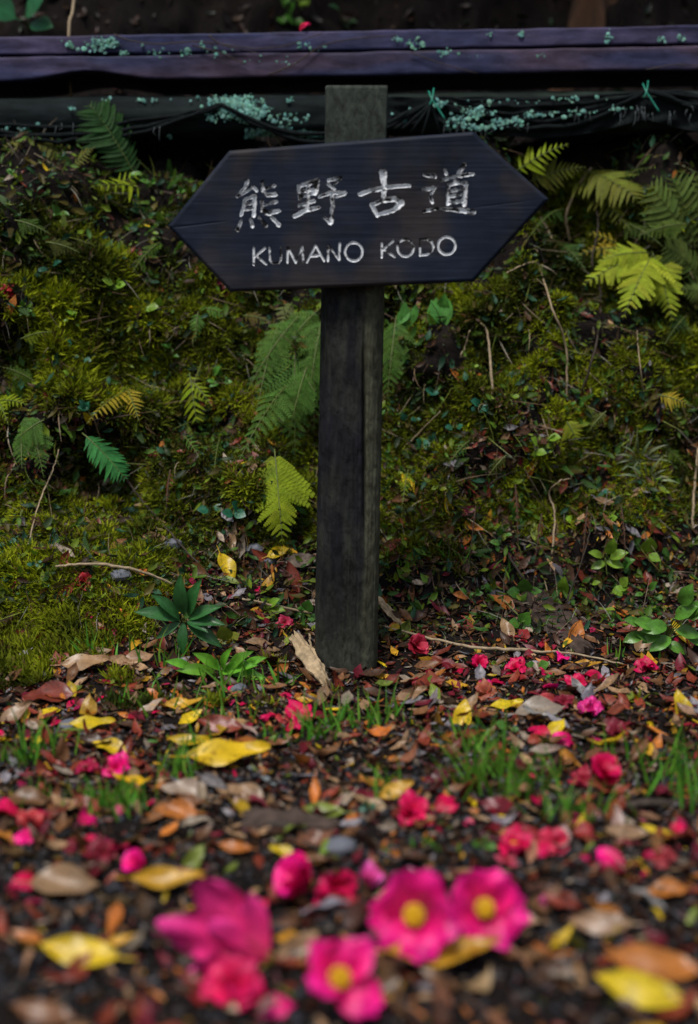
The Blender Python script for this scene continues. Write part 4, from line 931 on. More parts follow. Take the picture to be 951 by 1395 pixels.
plant('seedling', 'heart-leaved sprout beside the dark stalks', 878, 752, [(0,-2,2,-24,.2),(2,0,16,8,.3)], lgr, ROUND)
plant('vine', 'vine with three heart-shaped green leaves right of the post', 600, 425, [(0,-6,-8,42,.2),(-2,-10,12,36,.15),(2,-4,2,-22,.1),(-42,-4,-6,30,.15),(-48,2,-12,16,.2)], (.09, .30, .05), HEART, cat='vine')
plant('seedling', 'bright three-lobed seedling by the small yellow leaf', 366, 824, [(0,0,-20,8,.3),(0,-2,16,-14,.2),(2,0,22,2,.3),(0,0,-8,-16,.2)], lgr, OVAL)
plant('seedling', 'round green leaves close against the left of the post', 418, 830, [(0,0,4,-20,.2),(2,0,-14,-8,.2),(0,4,-18,8,.3),(2,4,14,10,.3)], mgr, ROUND)
plant('seedling', 'yellow-green seedling with round leaves near the pale wood chunk', 312, 868, [(0,0,-8,-24,.2),(2,0,14,-12,.2),(0,2,-16,10,.3),(2,2,6,18,.4)], (.2, .24, .03), ROUND)
spots = [(180,698,teal,ROUND),(290,697,teal,ROUND),(318,698,teal,ROUND),(10,740,teal,ROUND),(55,770,teal,ROUND),(72,370,teal,OVAL),(100,440,lgr,OVAL),(95,520,lgr,OVAL),(160,395,lgr,ROUND),(210,420,lgr,ROUND),
         (95,475,teal,ROUND),(110,490,teal,ROUND),(590,540,teal,ROUND),(560,575,teal,ROUND),(620,580,teal,ROUND),(650,560,teal,ROUND),(580,605,teal,ROUND),(690,545,lgr,ROUND),(730,612,lgr,ROUND),(750,605,lgr,ROUND),(780,710,lgr,ROUND),(818,712,lgr,ROUND),
         (540,732,lgr,ROUND),(680,735,mgr,OVAL),(700,700,mgr,OVAL),(820,670,teal,ROUND),(640,505,lgr,ROUND),(480+300,560,mgr,OVAL),(120,560,teal,OVAL),(300,520,mgr,OVAL),(230,480,mgr,OVAL),(45,430,mgr,OVAL),(880,810,mgr,OVAL),(840,800,lgr,ROUND),
         (545,660,YG,OVAL),(550,640,YG,OVAL),(600,668,YG,OVAL),(720,300,mgr,LANC),(765,310,mgr,LANC),(715,350,dgr,OVAL),(250,270,mgr,OVAL),(200,300,dgr,OVAL),(90,300,mgr,OVAL),(30,290,dgr,OVAL),(205,250,mgr,OVAL),(215,320,lgr,OVAL),
         (660,800,mgr,ROUND),(640,812,mgr,OVAL),(745,925,mgr,ROUND),(672,900,lgr,ROUND),(505,1095,teal,ROUND),(660,1145,mgr,OVAL),(560,1085,mgr,OVAL),(270,940,mgr,LANC),(340,920,lgr,OVAL),(380,1000,lgr,OVAL),(215,1010,mgr,LANC),(830,850,mgr,OVAL),(800,800,lgr,OVAL),(850,770,mgr,OVAL),(600,930,lgr,ROUND),(690,990,mgr,ROUND),(130,240,mgr,LANC),(60,250,dgr,LANC),(180,280,lgr,LANC),(20,240,mgr,OVAL),(240,300,mgr,LANC),(150,215,dgr,LANC),(800,300,mgr,LANC),(740,330,dgr,LANC),(840,230,dgr,LANC),(900,300,mgr,LANC),(395,12,mgr,ROUND),(410,14,lgr,ROUND),(465,28,dgr,OVAL),(430,112,lgr,LANC),(400,30,mgr,ROUND)]
cn = {teal: 'teal-green', lgr: 'light green', mgr: 'mid green', dgr: 'dark green', YG: 'yellow-green'}
mn_ = {'%d' % id(ROUND): 'round', '%d' % id(OVAL): 'oval', '%d' % id(LANC): 'narrow'}
for i, (px, py, c, me) in enumerate(spots):
    k = random.randint(2, 6); s = random.uniform(7, 17)
    lv = []
    for q in range(k):
        a = 2*math.pi*q/k+random.uniform(-.5, .5); s2 = s*random.uniform(.6, 1.2); lv.append((random.uniform(-9, 9), -random.uniform(-4, 12), math.cos(a)*s2, math.sin(a)*s2*.8-2, random.uniform(.1, .6)))
    lab = 'tiny %s sprout of %s %s leaves %s' % (cn[c], ('two', 'three', 'four', 'five', 'six')[k-2], mn_['%d' % id(me)], where(at(px, py)))
    plant('sprout', lab, px, py, lv, c, me, group=lab)
# narrow-leaved rosettes on the right of the bank
for (px, py, lab) in ((868, 622, 'grey-green narrow-leaved tuft on the mossy bank, upper of two'), (878, 650, 'grey-green narrow-leaved tuft on the mossy bank, lower of two')):
    plant('narrow_leaf_tuft', lab, px, py, [(0,0,math.cos(a)*r_q,math.sin(a)*r_q*.8,.3) for a, r_q in zip(np.linspace(0, 6.0, 13), [random.uniform(26, 44) for _ in range(13)])], (.17, .22, .10), GRASSL)
# big round leaves on the slope above the beam
plant('shrub_leaf', 'large round glossy leaf pair on the slope above the beam', 40, 40, [(-4,-6,-50,-30,.2),(6,-8,30,-26,.3),(12,0,30,6,.4)], (.025, .13, .05), ROUND, off=.08)

# ------------------------------------------------------------------ dry stalks, twigs, wood
def stalk(name, pts, rad_, mat, label, cat='stalk', group=None):
    P = np.array([at(x, y, o) for x, y, o in pts]); sm = spline(P, 8*(len(P)-1)); sm[1:-1] += rng.normal(0, .0006, (len(sm)-2, 3))
    root0 = P[0]; V, F = tube(sm-root0, rad_, 6)
    o = obj(name, mesh(name, V, F, mat)); o.location = tuple(root0); return tag(o, label, cat, group)
ST = [
 ([(772,545,0),(771,470,.03),(752,420,.06),(735,366,.07),(722,358,.07),(690,372,.05)],[.0022,.0019,.0013],'bent pale stalk arching beside the sign point'),
 ([(671,588,0),(670,520,.03),(664,455,.05),(655,440,.05)],[.003,.0025,.0014],'straight pale stalk with bent tip on the moss right of the post'),
 ([(792,535,0),(812,470,.04),(818,400,.06),(806,360,.07),(815,300,.06),(800,250,.05)],[.0022,.002,.0012],'long brown stalk crossing in front of the bracken'),
 ([(612,512,0),(632,475,.03),(640,450,.04)],[.0018,.0012],'short leaning straw near the heart-leaved vine'),
 ([(776,330,.02),(772,290,.05),(790,250,.06),(806,228,.06)],[.003,.0024],'broken grey stalk end behind the sign point'),
 ([(760,350,.02),(750,320,.05),(736,296,.05)],[.0022,.0016],'short grey stalk leaning beside the sign point'),
 ([(944,720,0),(946,670,.02),(951,610,.03)],[.003,.002],'pale stiff stalk at the right of the bank'),
 ([(752,755,0),(756,700,.03),(748,672,.04),(762,656,.04),(778,652,.03)],[.0022,.0012],'hooked grey stalk rising from the litter near the bark piece'),
 ([(34,760,0),(52,690,.04),(72,640,.06),(80,612,.05)],[.0014,.001],'long pale straw drooping on the bank'),
 ([(8,686,0),(8,655,.03),(22,630,.04)],[.0016,.001],'hooked pale straw below the feathery fern'),
 ([(72,640,0),(60,668,.03),(45,712,.02)],[.0012,.001],'fine straw hanging across the long pale one'),
 ([(75,772,.02),(130,768,.04),(190,778,.04),(236,796,.02)],[.0022,.003,.002],'long pale twig lying above the rosette seedling'),
 ([(330,816,.02),(370,824,.03),(422,836,.02)],[.002,.0024],'pale twig pointing at the post'),
 ([(170,650,.02),(200,690,.04),(245,740,.03),(290,790,.01)],[.0022,.0015],'reddish brown twig slanting down the bank'),
 ([(516,852,.01),(580,868,.03),(650,882,.03),(722,886,.01)],[.0020,.0026,.0034],'long pale twig lying right of the post foot'),
 ([(722,886,.01),(790,892,.03),(850,905,.01)],[.0024,.0014],'thin twig continuing past the crimson camellia'),
 ([(690,752,.01),(722,800,.03),(765,826,.03),(812,858,.01)],[.0022,.0026,.0018],'brown twig slanting across the bark piece'),
 ([(760,870,0),(752,830,.02),(742,790,.01)],[.0013,.001],'thin upright straw by the bark piece'),
 ([(420,858,.01),(424,880,.03),(436,925,.02),(452,950,.01)],[.0022,.0014],'curved dry grass stem over the pale wood chunk'),
 ([(400,868,.01),(414,900,.03),(418,930,.01)],[.0018,.001],'dry grass stem beside the pale wood chunk'),
 ([(330,1120,.0),(380,1124,.01),(440,1140,.0)],[.004,.005,.004],'dark stick lying on the gravel'),
 ([(360,1128,.0),(420,1150,.02),(455,1160,.0)],[.0022,.002],'pale thin stick crossing the dark one'),
 ([(840,1100,.0),(890,1094,.015),(960,1098,.0)],[.006,.006],'brown stick lying right of the grass tuft'),
 ([(770,830,0),(774,815,.02),(800,740,.03),(806,700,.02)],[.0016,.001],'thin brown stem standing in the litter near the bark piece'),
 ([(120,290,0),(116,250,.03),(90,236,.04)],[.0012,.001],'thin dark stem below the level fern'),
 ([(880,545,0),(872,500,.03),(868,450,.03)],[.0012,.001],'thin upright stem under the bracken'),
 ([(510,640,0),(560,600,.02),(600,560,.03)],[.0012,.001],'thin rootlet rising right of the post'),
 ([(360,1060,0),(355,1040,.01),(352,1018,.0)],[.003,.0025],'short grey stub beside the big yellow leaf'),
]
for pts, rd_, lab in ST: stalk('twig' if ('twig' in lab or 'stick' in lab) else 'dry_stalk', pts, rd_, M_twig if ('dark' in lab or 'brown' in lab) else M_stem, lab, 'twig' if ('twig' in lab or 'stick' in lab) else 'stalk')
# pole above the beam
P = [plane(94, 48, 3.05), plane(99, 15, 3.07), plane(105, -40, 3.1)]
P = [ground_under(P[0]+[0, .0, 0])-[0, 0, .02]]+P
V, F = tube(spline(P, 14)-P[0], [.004, .0035, .003], 6); o = obj('dry_stalk', mesh('dry_stalk', V, F, M_stem)); o.location = tuple(P[0]); tag(o, 'upright tan stalk behind the beam', 'stalk')
q0 = plane(409, 37, BMY+.012); q0[2] = float(line(q0[0]))+.041
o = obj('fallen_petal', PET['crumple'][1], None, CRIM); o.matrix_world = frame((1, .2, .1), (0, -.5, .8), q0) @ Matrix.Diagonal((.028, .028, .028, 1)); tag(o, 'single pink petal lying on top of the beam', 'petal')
# dry vine on the beam
root0 = plane(155, 46, BMY-.012)
VN = [[(155,46),(175,55),(215,60),(262,57),(300,60),(345,66),(385,63),(410,55),(440,45)],[(285,48),(300,60),(330,68),(350,72)],[(365,102),(400,88),(440,62),(490,52),(540,48)],[(262,62),(300,72),(335,88)],[(560,72),(600,86),(650,100)],[(880,95),(920,88),(960,90)]]
vn_parts = [tube(spline([plane(x, y, BMY-.009-.004*(i % 2)) for i, (x, y) in enumerate(q)], 6*len(q))-root0, [.0016, .0012, .0009], 5) for q in VN[:4]]
vo = obj('dry_vine', mesh('dry_vine', *joinVF(vn_parts), M_twig)); vo.location = tuple(root0); tag(vo, 'thin dark dry vine trailing over the beam', 'vine')
for q in VN[4:]:
    r0 = plane(*q[0], BMY-.009); V, F = tube(spline([plane(x, y, BMY-.010) for x, y in q], 14)-r0, [.0012, .0008], 5)
    o = obj('dry_vine', mesh('dry_vine', V, F, M_twig)); o.location = tuple(r0); tag(o, 'short bare vine stem stuck to the beam', 'vine', 'short vine stems on the beam')
# splintered pale wood chunk at the post foot, dark bark piece, stones
def chunk(name, A, B, wid, thick, mat, label, cat, seed, nx=22, ny=7, rag=.2):
    A, B = np.array(A), np.array(B); L_ = np.linalg.norm(B-A); r = np.random.default_rng(seed); V = []
    for side in (1, -1):
        for i in range(nx+1):
            a = i/nx; wv = wid*.5*(.55+.45*math.sin(math.pi*min(1, .15+a*.9)))*(1+rag*float(fbm(a*9, seed, 0, seed, 3)))
            for j in range(ny+1):
                c = j/ny*2-1; jag = rag*.25*(float(vn(c*5, seed, 0, seed+3)))*(abs(a-.5)*2)**6
                V.append(((a-.5+jag)*L_, c*wv, side*thick*.5*(1-.75*c*c)*(1+.5*float(fbm(a*4, c*9, side, seed+5, 3)))))
    n = ny+1; off = (nx+1)*n
    F = [[i*n+j, (i+1)*n+j, (i+1)*n+j+1, i*n+j+1] for i in range(nx) for j in range(ny)]+[[off+i*n+j, off+i*n+j+1, off+(i+1)*n+j+1, off+(i+1)*n+j] for i in range(nx) for j in range(ny)]
    for i in range(nx): F += [[i*n, off+i*n, off+(i+1)*n, (i+1)*n], [i*n+ny, (i+1)*n+ny, off+(i+1)*n+ny, off+i*n+ny]]
    for j in range(ny): F += [[j, j+1, off+j+1, off+j], [nx*n+j, off+nx*n+j, off+nx*n+j+1, nx*n+j+1]]
    o = obj(name, mesh(name, V, F, mat, smooth=False)); o.matrix_world = frame(B-A, (0.1, -.8, .6), (A+B)/2); return tag(o, label, cat)
chunk('wood_splinter', at(402, 868, .03), at(446, 934, .012), .028, .016, M_chunk, 'pale splintered wood chunk leaning at the foot of the post', 'wood', 3)
chunk('bark_piece', at(722, 812, .02), at(800, 890, .012), .062, .022, M_bark, 'dark rough bark piece lying in the litter near the bark piece', 'bark', 5)
chunk('wood_splinter', at(514, 815, .02), at(548, 852, .012), .014, .008, M_chunk, 'small pale wood splinter right of the post foot', 'wood', 7)
chunk('bark_piece', at(330, 1128, .0), at(460, 1132, .005), .05, .012, M_bark, 'dark flat bark strip on the gravel before the big yellow leaf', 'bark', 9)
for (px, py, s, lab) in ((348, 752, .016, 'small blue-grey stone behind the rust-brown leaf'), (368, 766, .010, 'pale blue-grey pebble beside the standing tan leaf'), (95, 992, .012, 'dark blue-grey stone behind the small yellow leaf'), (160, 788, .016, 'pale grey stone below the long twig'), (235, 745, .014, 'whitish stone at the foot of the bank'), (325, 942, .011, 'dark rounded stone in the litter before the herb'), (465, 1158, .014, 'dark stone on the gravel by the thin stick')):
    import bmesh
    bm = bmesh.new(); bmesh.ops.create_icosphere(bm, subdivisions=2, radius=1)
    for v in bm.verts: v.co *= 1+.22*float(fbm(v.co.x*1.4+px, v.co.y*1.4, v.co.z*1.4, 3, 2))
    me = bpy.data.meshes.new('stone'); bm.to_mesh(me); bm.free(); me.materials.append(M_rock)
    o = obj('stone', me); p = at(px, py); o.location = tuple(p+[0, 0, s*.3]); o.scale = (s*1.2, s, s*.75); tag(o, lab, 'stone')

# ------------------------------------------------------------------ litter: loose leaves (the largest singly, the rest as one bed)
r = np.random.default_rng(21)
P1, N1, x1, s1 = sample(4200, 1.0, 2.64, -1.0, 1.0, r)
ux, uy, dep = project(P1)
dens = np.where(P1[:, 1] > 2.05, 1.0, np.where(P1[:, 1] > 1.75, .85, .6))
keep = (r.random(len(P1)) < dens) & ~((P1[:, 0] < -.22) & (P1[:, 1] > 2.36) & (r.random(len(P1)) < .6))
P2, N2, _, _ = sample(420, 2.62, 2.9, -1.0, 1.0, r)
P1 = np.vstack([P1[keep], P2]); N1 = np.vstack([N1[keep], N2]); nL = len(P1)
names = list(PAL); wts = np.array([.21, .19, .16, .11, .07, .08, .08, .022, .03, .03, .08]); wts /= wts.sum()
ck = r.choice(len(names), nL, p=wts); Ls = r.uniform(.018, .05, nL)*np.where(P1[:, 1] > 2.6, .7, 1)
ux, uy, dep = project(P1); vis = (ux > -30) & (ux < 980) & (uy < 1430) & (uy > 0)
app = np.where(vis, Ls/dep, 0); order = np.argsort(-app); single = set(order[:235].tolist())
Xf, Yf, Zf = rframes(N1+np.array([0, -.15, 0]), r.uniform(.1, .6, nL), r)
rest = []
V0, F0, U0 = leaf_geo(nx=3, ny=2, w=.45, curl=.4, fold_=.4, stem=0, seed=4)
V1, F1, U1 = leaf_geo(nx=3, ny=2, w=.35, curl=-.3, fold_=.1, twist=.7, stem=0, seed=8)
for i in range(nL):
    if i in single:
        nm = names[ck[i]]; y = P1[i, 1]
        lab = '%s%s %s dead leaf %s' % ('large ' if Ls[i] > .044 else 'small ' if Ls[i] < .034 else '', DEADK[i % len(DEADM)], nm, where(P1[i]))
        o = obj('fallen_leaf', DEADM[i % len(DEADM)], None, jit(PAL[nm], .3)); m_ = Matrix.Identity(4)
        q = P1[i]+N1[i]*(.004+.10*Ls[i])
        for a in range(3): m_[a][0], m_[a][1], m_[a][2], m_[a][3] = Xf[i, a], Yf[i, a], Zf[i, a], q[a]
        o.matrix_world = m_ @ Matrix.Diagonal((Ls[i],)*3+(1,)); tag(o, lab, 'leaf', lab)
ri = np.array([i for i in range(nL) if i not in single])
cols = np.array([PAL[names[k]] for k in ck[ri]])*r.uniform(.6, 1.25, (len(ri), 1))
ch = []
for half, (Vq, Fq) in enumerate(((V0, F0), (V1, F1))):
    s_ = ri[half::2]; L3 = np.repeat(Ls[s_][:, None], 3, 1)
    ch.append(scatter(Vq, Fq, P1[s_]+N1[s_]*(.003+.06*Ls[s_][:, None]), Xf[s_], Yf[s_], Zf[s_], L3, cols[half::2]))
# small leaf fragments, chips and needles
Pf, Nf, _, _ = sample(46000, .95, 2.68, -1.1, 1.1, r); 
kf = (r.random(len(Pf)) < np.clip((Pf[:, 1]-1.0)/.7, .42, 1)); Pf, Nf = Pf[kf], Nf[kf]; nf_ = len(Pf)
Xa, Ya, Za = rframes(Nf, .45, r); ck2 = r.choice(len(names), nf_, p=wts)
sc = np.stack([r.uniform(.006, .022, nf_)]*3, -1)*np.stack([np.ones(nf_), r.uniform(.4, 1.1, nf_), np.ones(nf_)], -1)
ch.append(scatter(V0, F0, Pf+Nf*.002, Xa, Ya, Za, sc, np.array([PAL[names[k]] for k in ck2])*(.22+.85*r.random((nf_, 1))**1.6)))
tag(obj('leaf_litter', stuff_mesh('leaf_litter', ch, M_litter)), 'bed of broken brown leaf litter covering the ground around the post', 'leaf litter', kind='stuff')
# scattered petal scraps
Pp, Np, _, _ = sample(900, 1.2, 2.5, -.9, .9, r); Xa, Ya, Za = rframes(Np, .4, r); k_ = len(Pp)
kp = vn(Pp[:, 0]*6, Pp[:, 1]*6, 0, 17) > .15; Pp, Np, Xa, Ya, Za = Pp[kp], Np[kp], Xa[kp], Ya[kp], Za[kp]; k_ = len(Pp)
cp_ = np.array([CRIM, OLD, (.5, .02, .1), (.3, .012, .03)])[r.integers(0, 4, k_)]
V, F, C = scatter(V1, F1, Pp+Np*.005, Xa, Ya, Za, np.stack([r.uniform(.010, .028, k_), r.uniform(.02, .05, k_), r.uniform(.01, .03, k_)], -1), cp_*r.uniform(.5, 1, (k_, 1)))
tag(obj('petal_scraps', mesh('petal_scraps', V, F, M_litter, cols=C)), 'small torn crimson petal scraps scattered through the litter', 'petals', kind='stuff')

# single loose petals lying around the fallen flowers
rp = random.Random(12)
for cx0, cy0, wx, wy, cnt in ((740,930,100,45,20),(600,920,60,30,8),(720,1152,80,18,12),(150,1050,70,14,8),(120,1165,90,28,10),(790,1010,60,20,8),(400,985,60,14,6),(560,1110,50,10,4),(390,1240,120,25,6),(330,1375,80,14,4),(860,1170,70,30,6),(60,1120,50,12,4)):
    for _ in range(cnt):
        px, py = cx0+rp.gauss(0, wx*.5), cy0+rp.gauss(0, wy*.5)
        if not (5 < px < 946): continue
        p, nn, v, dist = hit(px, py); L_ = rp.uniform(.018, .034); nmc, col = rp.choice([('crimson', CRIM), ('crimson', CRIM), ('wine-red', OLD), ('wine-red', (.16, .01, .02)), ('pink', PINK), ('faded red', (.40, .04, .05)), ('rusty red', (.26, .05, .03))])
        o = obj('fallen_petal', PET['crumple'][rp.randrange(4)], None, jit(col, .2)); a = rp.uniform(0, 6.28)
        Z = unit(np.array(nn)+np.array([rp.gauss(0, .4), rp.gauss(0, .4)-.2, 0])); X = np.array([math.cos(a), math.sin(a), 0.])
        # petals grow along their local Z and X: lay that diagonal flat
        o.matrix_world = frame(X, Z, p+np.array(nn)*.004) @ Matrix.Rotation(math.radians(35), 4, 'Y') @ Matrix.Diagonal((L_, L_, L_, 1))
        lab = 'loose %s camellia petal %s' % (nmc, where(p)); tag(o, lab, 'petal', lab)
# pebbles on the path
bm = bmesh.new(); bmesh.ops.create_icosphere(bm, subdivisions=1, radius=1); bm.verts.ensure_lookup_table()
IV = np.array([v.co[:] for v in bm.verts]); IF = np.array([[v.index for v in f.verts] for f in bm.faces]); bm.free()
IV = IV*(1+.2*fbm(IV[:, 0]*2, IV[:, 1]*2, IV[:, 2]*2, 4, 2))[:, None]
Pq, Nq, _, _ = sample(16000, .85, 2.1, -1.0, 1.0, r); kq = r.random(len(Pq)) < np.clip((2.1-Pq[:, 1])*1.6, .1, 1); Pq, Nq = Pq[kq], Nq[kq]; k_ = len(Pq)
Xa, Ya, Za = rframes(Nq, .3, r); s0 = r.uniform(.0015, .006, k_)*np.where(r.random(k_) < .05, 1.7, 1)
cq = np.array([[.016, .018, .024], [.028, .030, .036], [.012, .011, .012], [.045, .040, .038]])[r.integers(0, 4, k_)]*r.uniform(.6, 1.3, (k_, 1))
V, F, C = scatter(IV, IF, Pq+Nq*.001, Xa, Ya, Za, s0[:, None]*np.stack([r.uniform(.8, 1.4, k_), r.uniform(.8, 1.2, k_), r.uniform(.5, .9, k_)], -1), cq)
tag(obj('gravel', mesh('gravel', V, F, M_pebble, cols=C)), 'dark wet gravel of the path', 'gravel', kind='stuff')

# ------------------------------------------------------------------ moss on the bank
r = np.random.default_rng(33)
Pm, Nm, xm, sm_ = sample(135000, 1.98, 3.05, -1.15, 1.15, r)
f1 = fbm(Pm[:, 0]*4.2, Pm[:, 1]*4.2+5, Pm[:, 2]*4.2, 51, 4)
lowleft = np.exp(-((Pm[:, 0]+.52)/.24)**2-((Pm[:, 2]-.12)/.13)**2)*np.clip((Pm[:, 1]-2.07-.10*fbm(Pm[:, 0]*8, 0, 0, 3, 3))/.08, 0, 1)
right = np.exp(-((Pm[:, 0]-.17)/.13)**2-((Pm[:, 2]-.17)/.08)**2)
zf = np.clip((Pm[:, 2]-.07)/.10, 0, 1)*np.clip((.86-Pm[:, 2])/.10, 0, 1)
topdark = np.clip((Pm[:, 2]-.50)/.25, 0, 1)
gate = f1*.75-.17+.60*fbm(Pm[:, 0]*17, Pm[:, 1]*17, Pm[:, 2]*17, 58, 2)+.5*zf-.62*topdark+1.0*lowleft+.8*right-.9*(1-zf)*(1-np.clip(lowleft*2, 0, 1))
gate = gate+.9*np.exp(-((Pm[:, 0]+.03)/.05)**2-((Pm[:, 1]-2.03)/.05)**2)
km = gate+r.normal(0, .12, len(Pm)) > .05
Pm, Nm, f1, lowleft = Pm[km], Nm[km], f1[km], lowleft[km]; km_n = len(Pm)
# tuft: five narrow leaflets
tv_, tf_ = [], []
for i in range(5):
    a = i*1.2566+.3; dx, dy = math.cos(a), math.sin(a); k0 = len(tv_); sp_ = .5 if i else .1
    tv_ += [(dx*.02-dy*.13, dy*.02+dx*.13, 0.), (dx*.02+dy*.13, dy*.02-dx*.13, 0.), (dx*sp_+dy*.10, dy*sp_-dx*.10, .62), (dx*sp_*1.7, dy*sp_*1.7, .9+.1*(i % 2))]
    tf_ += [[k0, k0+1, k0+2], [k0, k0+2, k0+3]]
cv = np.tile([.7, .7, 1.05, 1.2], 5)
Nt = unit(Nm+np.array([0, -.1, .5])); Xa, Ya, Za = rframes(Nt, .3, r)
sz = r.uniform(.006, .017, km_n)*(1+.35*f1)*(1+.5*np.clip(gate[km]-.3, 0, 1))
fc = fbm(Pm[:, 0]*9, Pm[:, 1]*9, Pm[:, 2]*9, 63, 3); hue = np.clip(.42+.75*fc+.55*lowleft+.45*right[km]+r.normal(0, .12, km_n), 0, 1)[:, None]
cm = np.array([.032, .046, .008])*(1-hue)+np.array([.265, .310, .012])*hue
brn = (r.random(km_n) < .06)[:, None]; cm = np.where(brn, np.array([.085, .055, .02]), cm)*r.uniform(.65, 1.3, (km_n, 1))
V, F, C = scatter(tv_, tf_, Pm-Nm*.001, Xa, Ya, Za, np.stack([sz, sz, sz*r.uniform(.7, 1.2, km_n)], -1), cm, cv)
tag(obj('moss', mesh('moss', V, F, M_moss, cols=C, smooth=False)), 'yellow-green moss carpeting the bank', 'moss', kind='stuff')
print('moss tufts', km_n)

# ground cover on the bank: tiny leaves, straws and rootlets too small to count
ch = []
Pc, Nc, _, _ = sample(17000, 2.28, 3.0, -1.1, 1.1, r); k_ = len(Pc); Xa, Ya, Za = rframes(unit(Nc+np.array([0, -.3, .4])), .6, r)
pal = np.array([(.05, .13, .02), (.10, .20, .02), (.03, .10, .05), (.12, .10, .02), (.07, .04, .02), (.17, .25, .02), (.035, .06, .02)])
ch.append(scatter(V0, F0, Pc+Nc*r.uniform(.004, .018, (k_, 1)), Xa, Ya, Za, np.stack([.006+.026*r.random(k_)**2.5]*3, -1), pal[r.integers(0, 7, k_)]*r.uniform(.5, 1.2, (k_, 1))))
me_ = PINM['lobed']; PV = np.array([v.co[:] for v in me_.vertices]); PF = np.array([list(p.vertices) for p in me_.polygons])
Pc, Nc, _, _ = sample(1500, 2.34, 3.0, -1.1, 1.1, r); kz = vn(Pc[:, 0]*6, Pc[:, 1]*6, Pc[:, 2]*6, 91) > -.05; Pc, Nc = Pc[kz], Nc[kz]; k_ = len(Pc)
Xd = unit(Nc*.7+r.normal(0, .55, (k_, 3))+np.array([0, -.25, -.25])); Zd = unit(np.array([[0, -.5, .8]])+r.normal(0, .3, (k_, 3))); Zd = unit(Zd-Xd*np.sum(Xd*Zd, 1, keepdims=True)); Yd = np.cross(Zd, Xd)
ch.append(scatter(PV, PF, Pc+Nc*.003, Xd, Yd, Zd, np.stack([.014+.034*r.random(k_)**1.6]*3, -1), pal[[0, 1, 0, 3, 1, 5, 0]][r.integers(0, 7, k_)]*r.uniform(.5, 1.15, (k_, 1))))
tag(obj('ground_cover', stuff_mesh('ground_cover', ch, M_grass)), 'tiny mixed leaves growing through the moss', 'ground cover', kind='stuff')
# straws
def blades(P, D, L_, wd, cols, bend, r):
    n = len(P); seg_ = 4; t = np.linspace(0, 1, seg_+1)
    side = unit(np.cross(D, np.array([0, -1., .2]))+r.normal(0, .25, (n, 3)))
    B_ = r.normal(0, 1, (n, 3)); B_[:, 2] = -np.abs(B_[:, 2])*.6; B_ = unit(B_)*bend[:, None]
    V = []
    for i, q in enumerate(t):
        c = P+D*(L_*q)[:, None]+B_*(L_*q*q)[:, None]; w_ = (wd*(1-q**1.6)+.0001)[:, None]
        V += [c-side*w_, c+side*w_]
    V = np.stack(V, 1); nv2 = 2*(seg_+1)
    F = np.array([[2*i, 2*i+1, 2*i+3, 2*i+2] for i in range(seg_)])
    F = (F[None]+(np.arange(n)*nv2)[:, None, None]).reshape(-1, 4)
    return V.reshape(-1, 3), F, np.repeat(cols, nv2, 0)
Ps, Ns, _, _ = sample(5600, 2.25, 3.0, -1.1, 1.1, r); k_ = len(Ps)
D = unit(Ns*.6+r.normal(0, .6, (k_, 3))+np.array([0, -.3, -.25])); pal = np.array([(.30, .24, .15), (.16, .11, .06), (.10, .06, .035), (.2, .19, .15), (.045, .03, .022), (.16, .20, .03)])
tag(obj('dry_straw', stuff_mesh('dry_straw', [blades(Ps, D, r.uniform(.02, .08, k_), r.uniform(.0005, .0012, k_), pal[r.integers(0, 6, k_)]*r.uniform(.5, 1.1, (k_, 1)), r.uniform(.1, .7, k_), r)], M_litter)),
    'fine dead straws and rootlets tangled over the bank', 'straw', kind='stuff')
# green grass
ch = []
def tuft(px, py, n, wpx, lpx, col=(.10, .30, .028), spread=.35):
    P_ = []
    for _ in range(n):
        x, y = px+random.gauss(0, wpx*.4), py+random.gauss(0, 7); P_.append(at(x, y))
    P_ = np.array(P_); d0 = np.linalg.norm(P_[0]-np.array(ORG)); L_ = r.uniform(.45, 1.1, n)*lpx/FPX*d0
    D = unit(np.array([0, -.1, 1.])+r.normal(0, spread, (n, 3))*np.array([1, .7, .2]))
    ch.append(blades(P_, D, L_, r.uniform(.0008, .0023, n), np.array(col)*r.uniform(.55, 1.35, (n, 1))*np.stack([r.uniform(.7, 1.6, n), np.ones(n), np.ones(n)], -1), r.uniform(.05, .5, n), r))
for a in ((655,1068,26,60,130),(690,1085,18,80,115),(780,1115,44,90,56),(745,1075,14,70,80),(925,1065,20,60,110),(900,1080,12,70,80),(945,1090,14,40,100),(470,988,36,90,50),(430,1002,20,70,50),(520,980,18,60,50),
          (165,1100,40,60,50),(130,1108,24,50,46),(75,1092,24,70,40),(240,1060,24,50,60),(260,1030,14,40,60),(30,1040,26,60,60),(60,1028,14,50,70),(300,985,18,80,60),(380,1010,10,50,40),(525,1080,14,30,60),(590,1150,8,40,24),
          (120,890,18,60,46),(225,905,16,50,60),(320,940,20,70,60),(460,905,5,10,50),(395,930,10,30,50),(650,1020,12,40,60),(680,785,8,30,36),(860,1040,16,60,60),(200,960,14,90,50),(840,900,8,60,30),(560,770,14,50,30),(620,770,14,60,30)): tuft(*a)
tag(obj('grass', stuff_mesh('grass', ch, M_grass)), 'thin green grass sprouting in tufts from the litter', 'grass', kind='stuff')

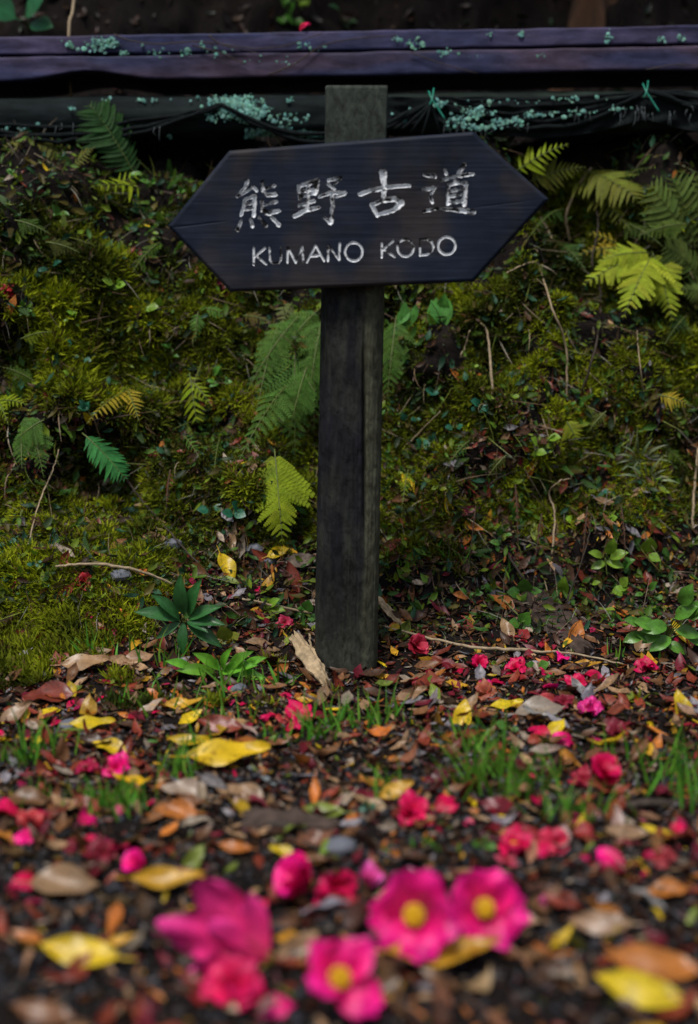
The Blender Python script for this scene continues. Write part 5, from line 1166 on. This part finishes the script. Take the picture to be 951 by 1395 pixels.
# ------------------------------------------------------------------ slope above the beam: litter, trunks, trees with crowns added for shade
r = np.random.default_rng(44)
Pu, Nu, _, _ = sample(2600, 3.1, 4.0, -1.6, 1.6, r); k_ = len(Pu); Xa, Ya, Za = rframes(Nu, .5, r)
pal = np.array([(.05, .03, .02), (.09, .05, .03), (.03, .02, .015), (.02, .05, .02), (.13, .08, .05), (.06, .02, .02)])
V, F, C = scatter(V0, F0, Pu+Nu*.006, Xa, Ya, Za, np.stack([r.uniform(.01, .045, k_)]*3, -1), pal[r.integers(0, 6, k_)]*r.uniform(.15, .8, (k_, 1)))
tag(obj('slope_litter', mesh('slope_litter', V, F, M_litter, cols=C)), 'dark leaf litter on the slope above the beam', 'leaf litter', kind='stuff')
def tree(px, y, rad_, hgt, col, label, seed, crown_c, crown_r, nleaf):
    x = plane(px, 30, y)[0]; p = ground_under((x, y, 4)); loc2, *_ = bvh.ray_cast(Vector((x, y, 9)), Vector((0, 0, -1))); p = np.array(loc2)
    root = empty('tree', tuple(p)); tag(root, label, 'tree', None); rr2 = np.random.default_rng(seed)
    nz3, nA3 = 60, 40; z = np.linspace(-.25, hgt, nz3); a = np.linspace(0, 2*np.pi, nA3, endpoint=False); A3, Z3 = np.meshgrid(a, z)
    fl_ = 1+1.1*np.exp(-(Z3+.1)/.18); butt = 1+.22*np.exp(-Z3/.4)*np.sin(A3*5+seed)
    R3 = rad_*(1-.6*np.clip(Z3/hgt, 0, 1))*fl_*butt*(1+.09*fbm(np.cos(A3)*4, np.sin(A3)*4, Z3*1.2, seed, 3))
    V3 = np.stack([R3*np.cos(A3)+.05*Z3, R3*np.sin(A3)-.06*Z3, Z3], -1).reshape(-1, 3); i3 = np.arange(nz3*nA3).reshape(nz3, nA3)
    F3 = [[i3[i, j], i3[i, (j+1) % nA3], i3[i+1, (j+1) % nA3], i3[i+1, j]] for i in range(nz3-1) for j in range(nA3)]
    parts = [(V3, F3)]
    cc = np.array(crown_c)-p
    for k in range(7):
        t0 = np.array([.05, -.06, 1])*hgt*(.45+.07*k); e = cc+rr2.normal(0, 1, 3)*np.array(crown_r)*.5
        parts.append(tube(spline([t0*np.array([1, 1, 1]), (t0+e)/2+[0, 0, .15], e], 10), [.04, .012], 6))
    tm, n, l, b = newmat('trunk_bark'); 
    tc = N_(n, 'ShaderNodeTexCoord'); mp = N_(n, 'ShaderNodeMapping'); mp.inputs['Scale'].default_value = (1, 1, .18); l.new(tc.outputs['Object'], mp.inputs[0])
    nz = noise_(n, l, 26, 6, .7, mp.outputs[0], .6); rr_ = ramp_(n, l, nz.outputs[0], [(.3, tuple(c*.25 for c in col)), (.7, col)]); l.new(rr_.outputs[0], b.inputs[0]); b.inputs['Roughness'].default_value = .9
    bump_(n, l, nz.outputs[0], b, .9, .02)
    obj('trunk', mesh('trunk', *joinVF(parts), tm), root)
    # crown: unseen leaf clumps added over the bank to block sky light
    ncl = nleaf//40; cl = rr2.normal(0, .45, (ncl, 3))*np.array(crown_r)+np.array(crown_c)
    Pl = np.repeat(cl, 40, 0)+rr2.normal(0, .16, (ncl*40, 3)); k2 = len(Pl); Xa, Ya, Za = rframes(np.tile([[0, 0, 1.]], (k2, 1)), .6, rr2)
    V, F, C = scatter(V0, F0, Pl, Xa, Ya, Za, np.stack([rr2.uniform(.06, .11, k2)]*3, -1), np.array([[.03, .06, .02]])*rr2.uniform(.6, 1.5, (k2, 1)))
    obj('crown', mesh('crown', V-p, F, M_grass, cols=C), root)
tree(806, 3.62, .032, 3.0, (.13, .06, .025), 'tree with rusty brown flared trunk base behind the beam', 2, (.5, 3.3, 3.9), (1.1, .9, .5), 5200)
tree(285, 3.9, .10, 3.2, (.05, .035, .028), 'dark barked unseen tree added behind the beam for its shade', 6, (-.6, 3.4, 3.9), (1.1, .9, .5), 5200)  # unseen tree, added so its crown shades the bank
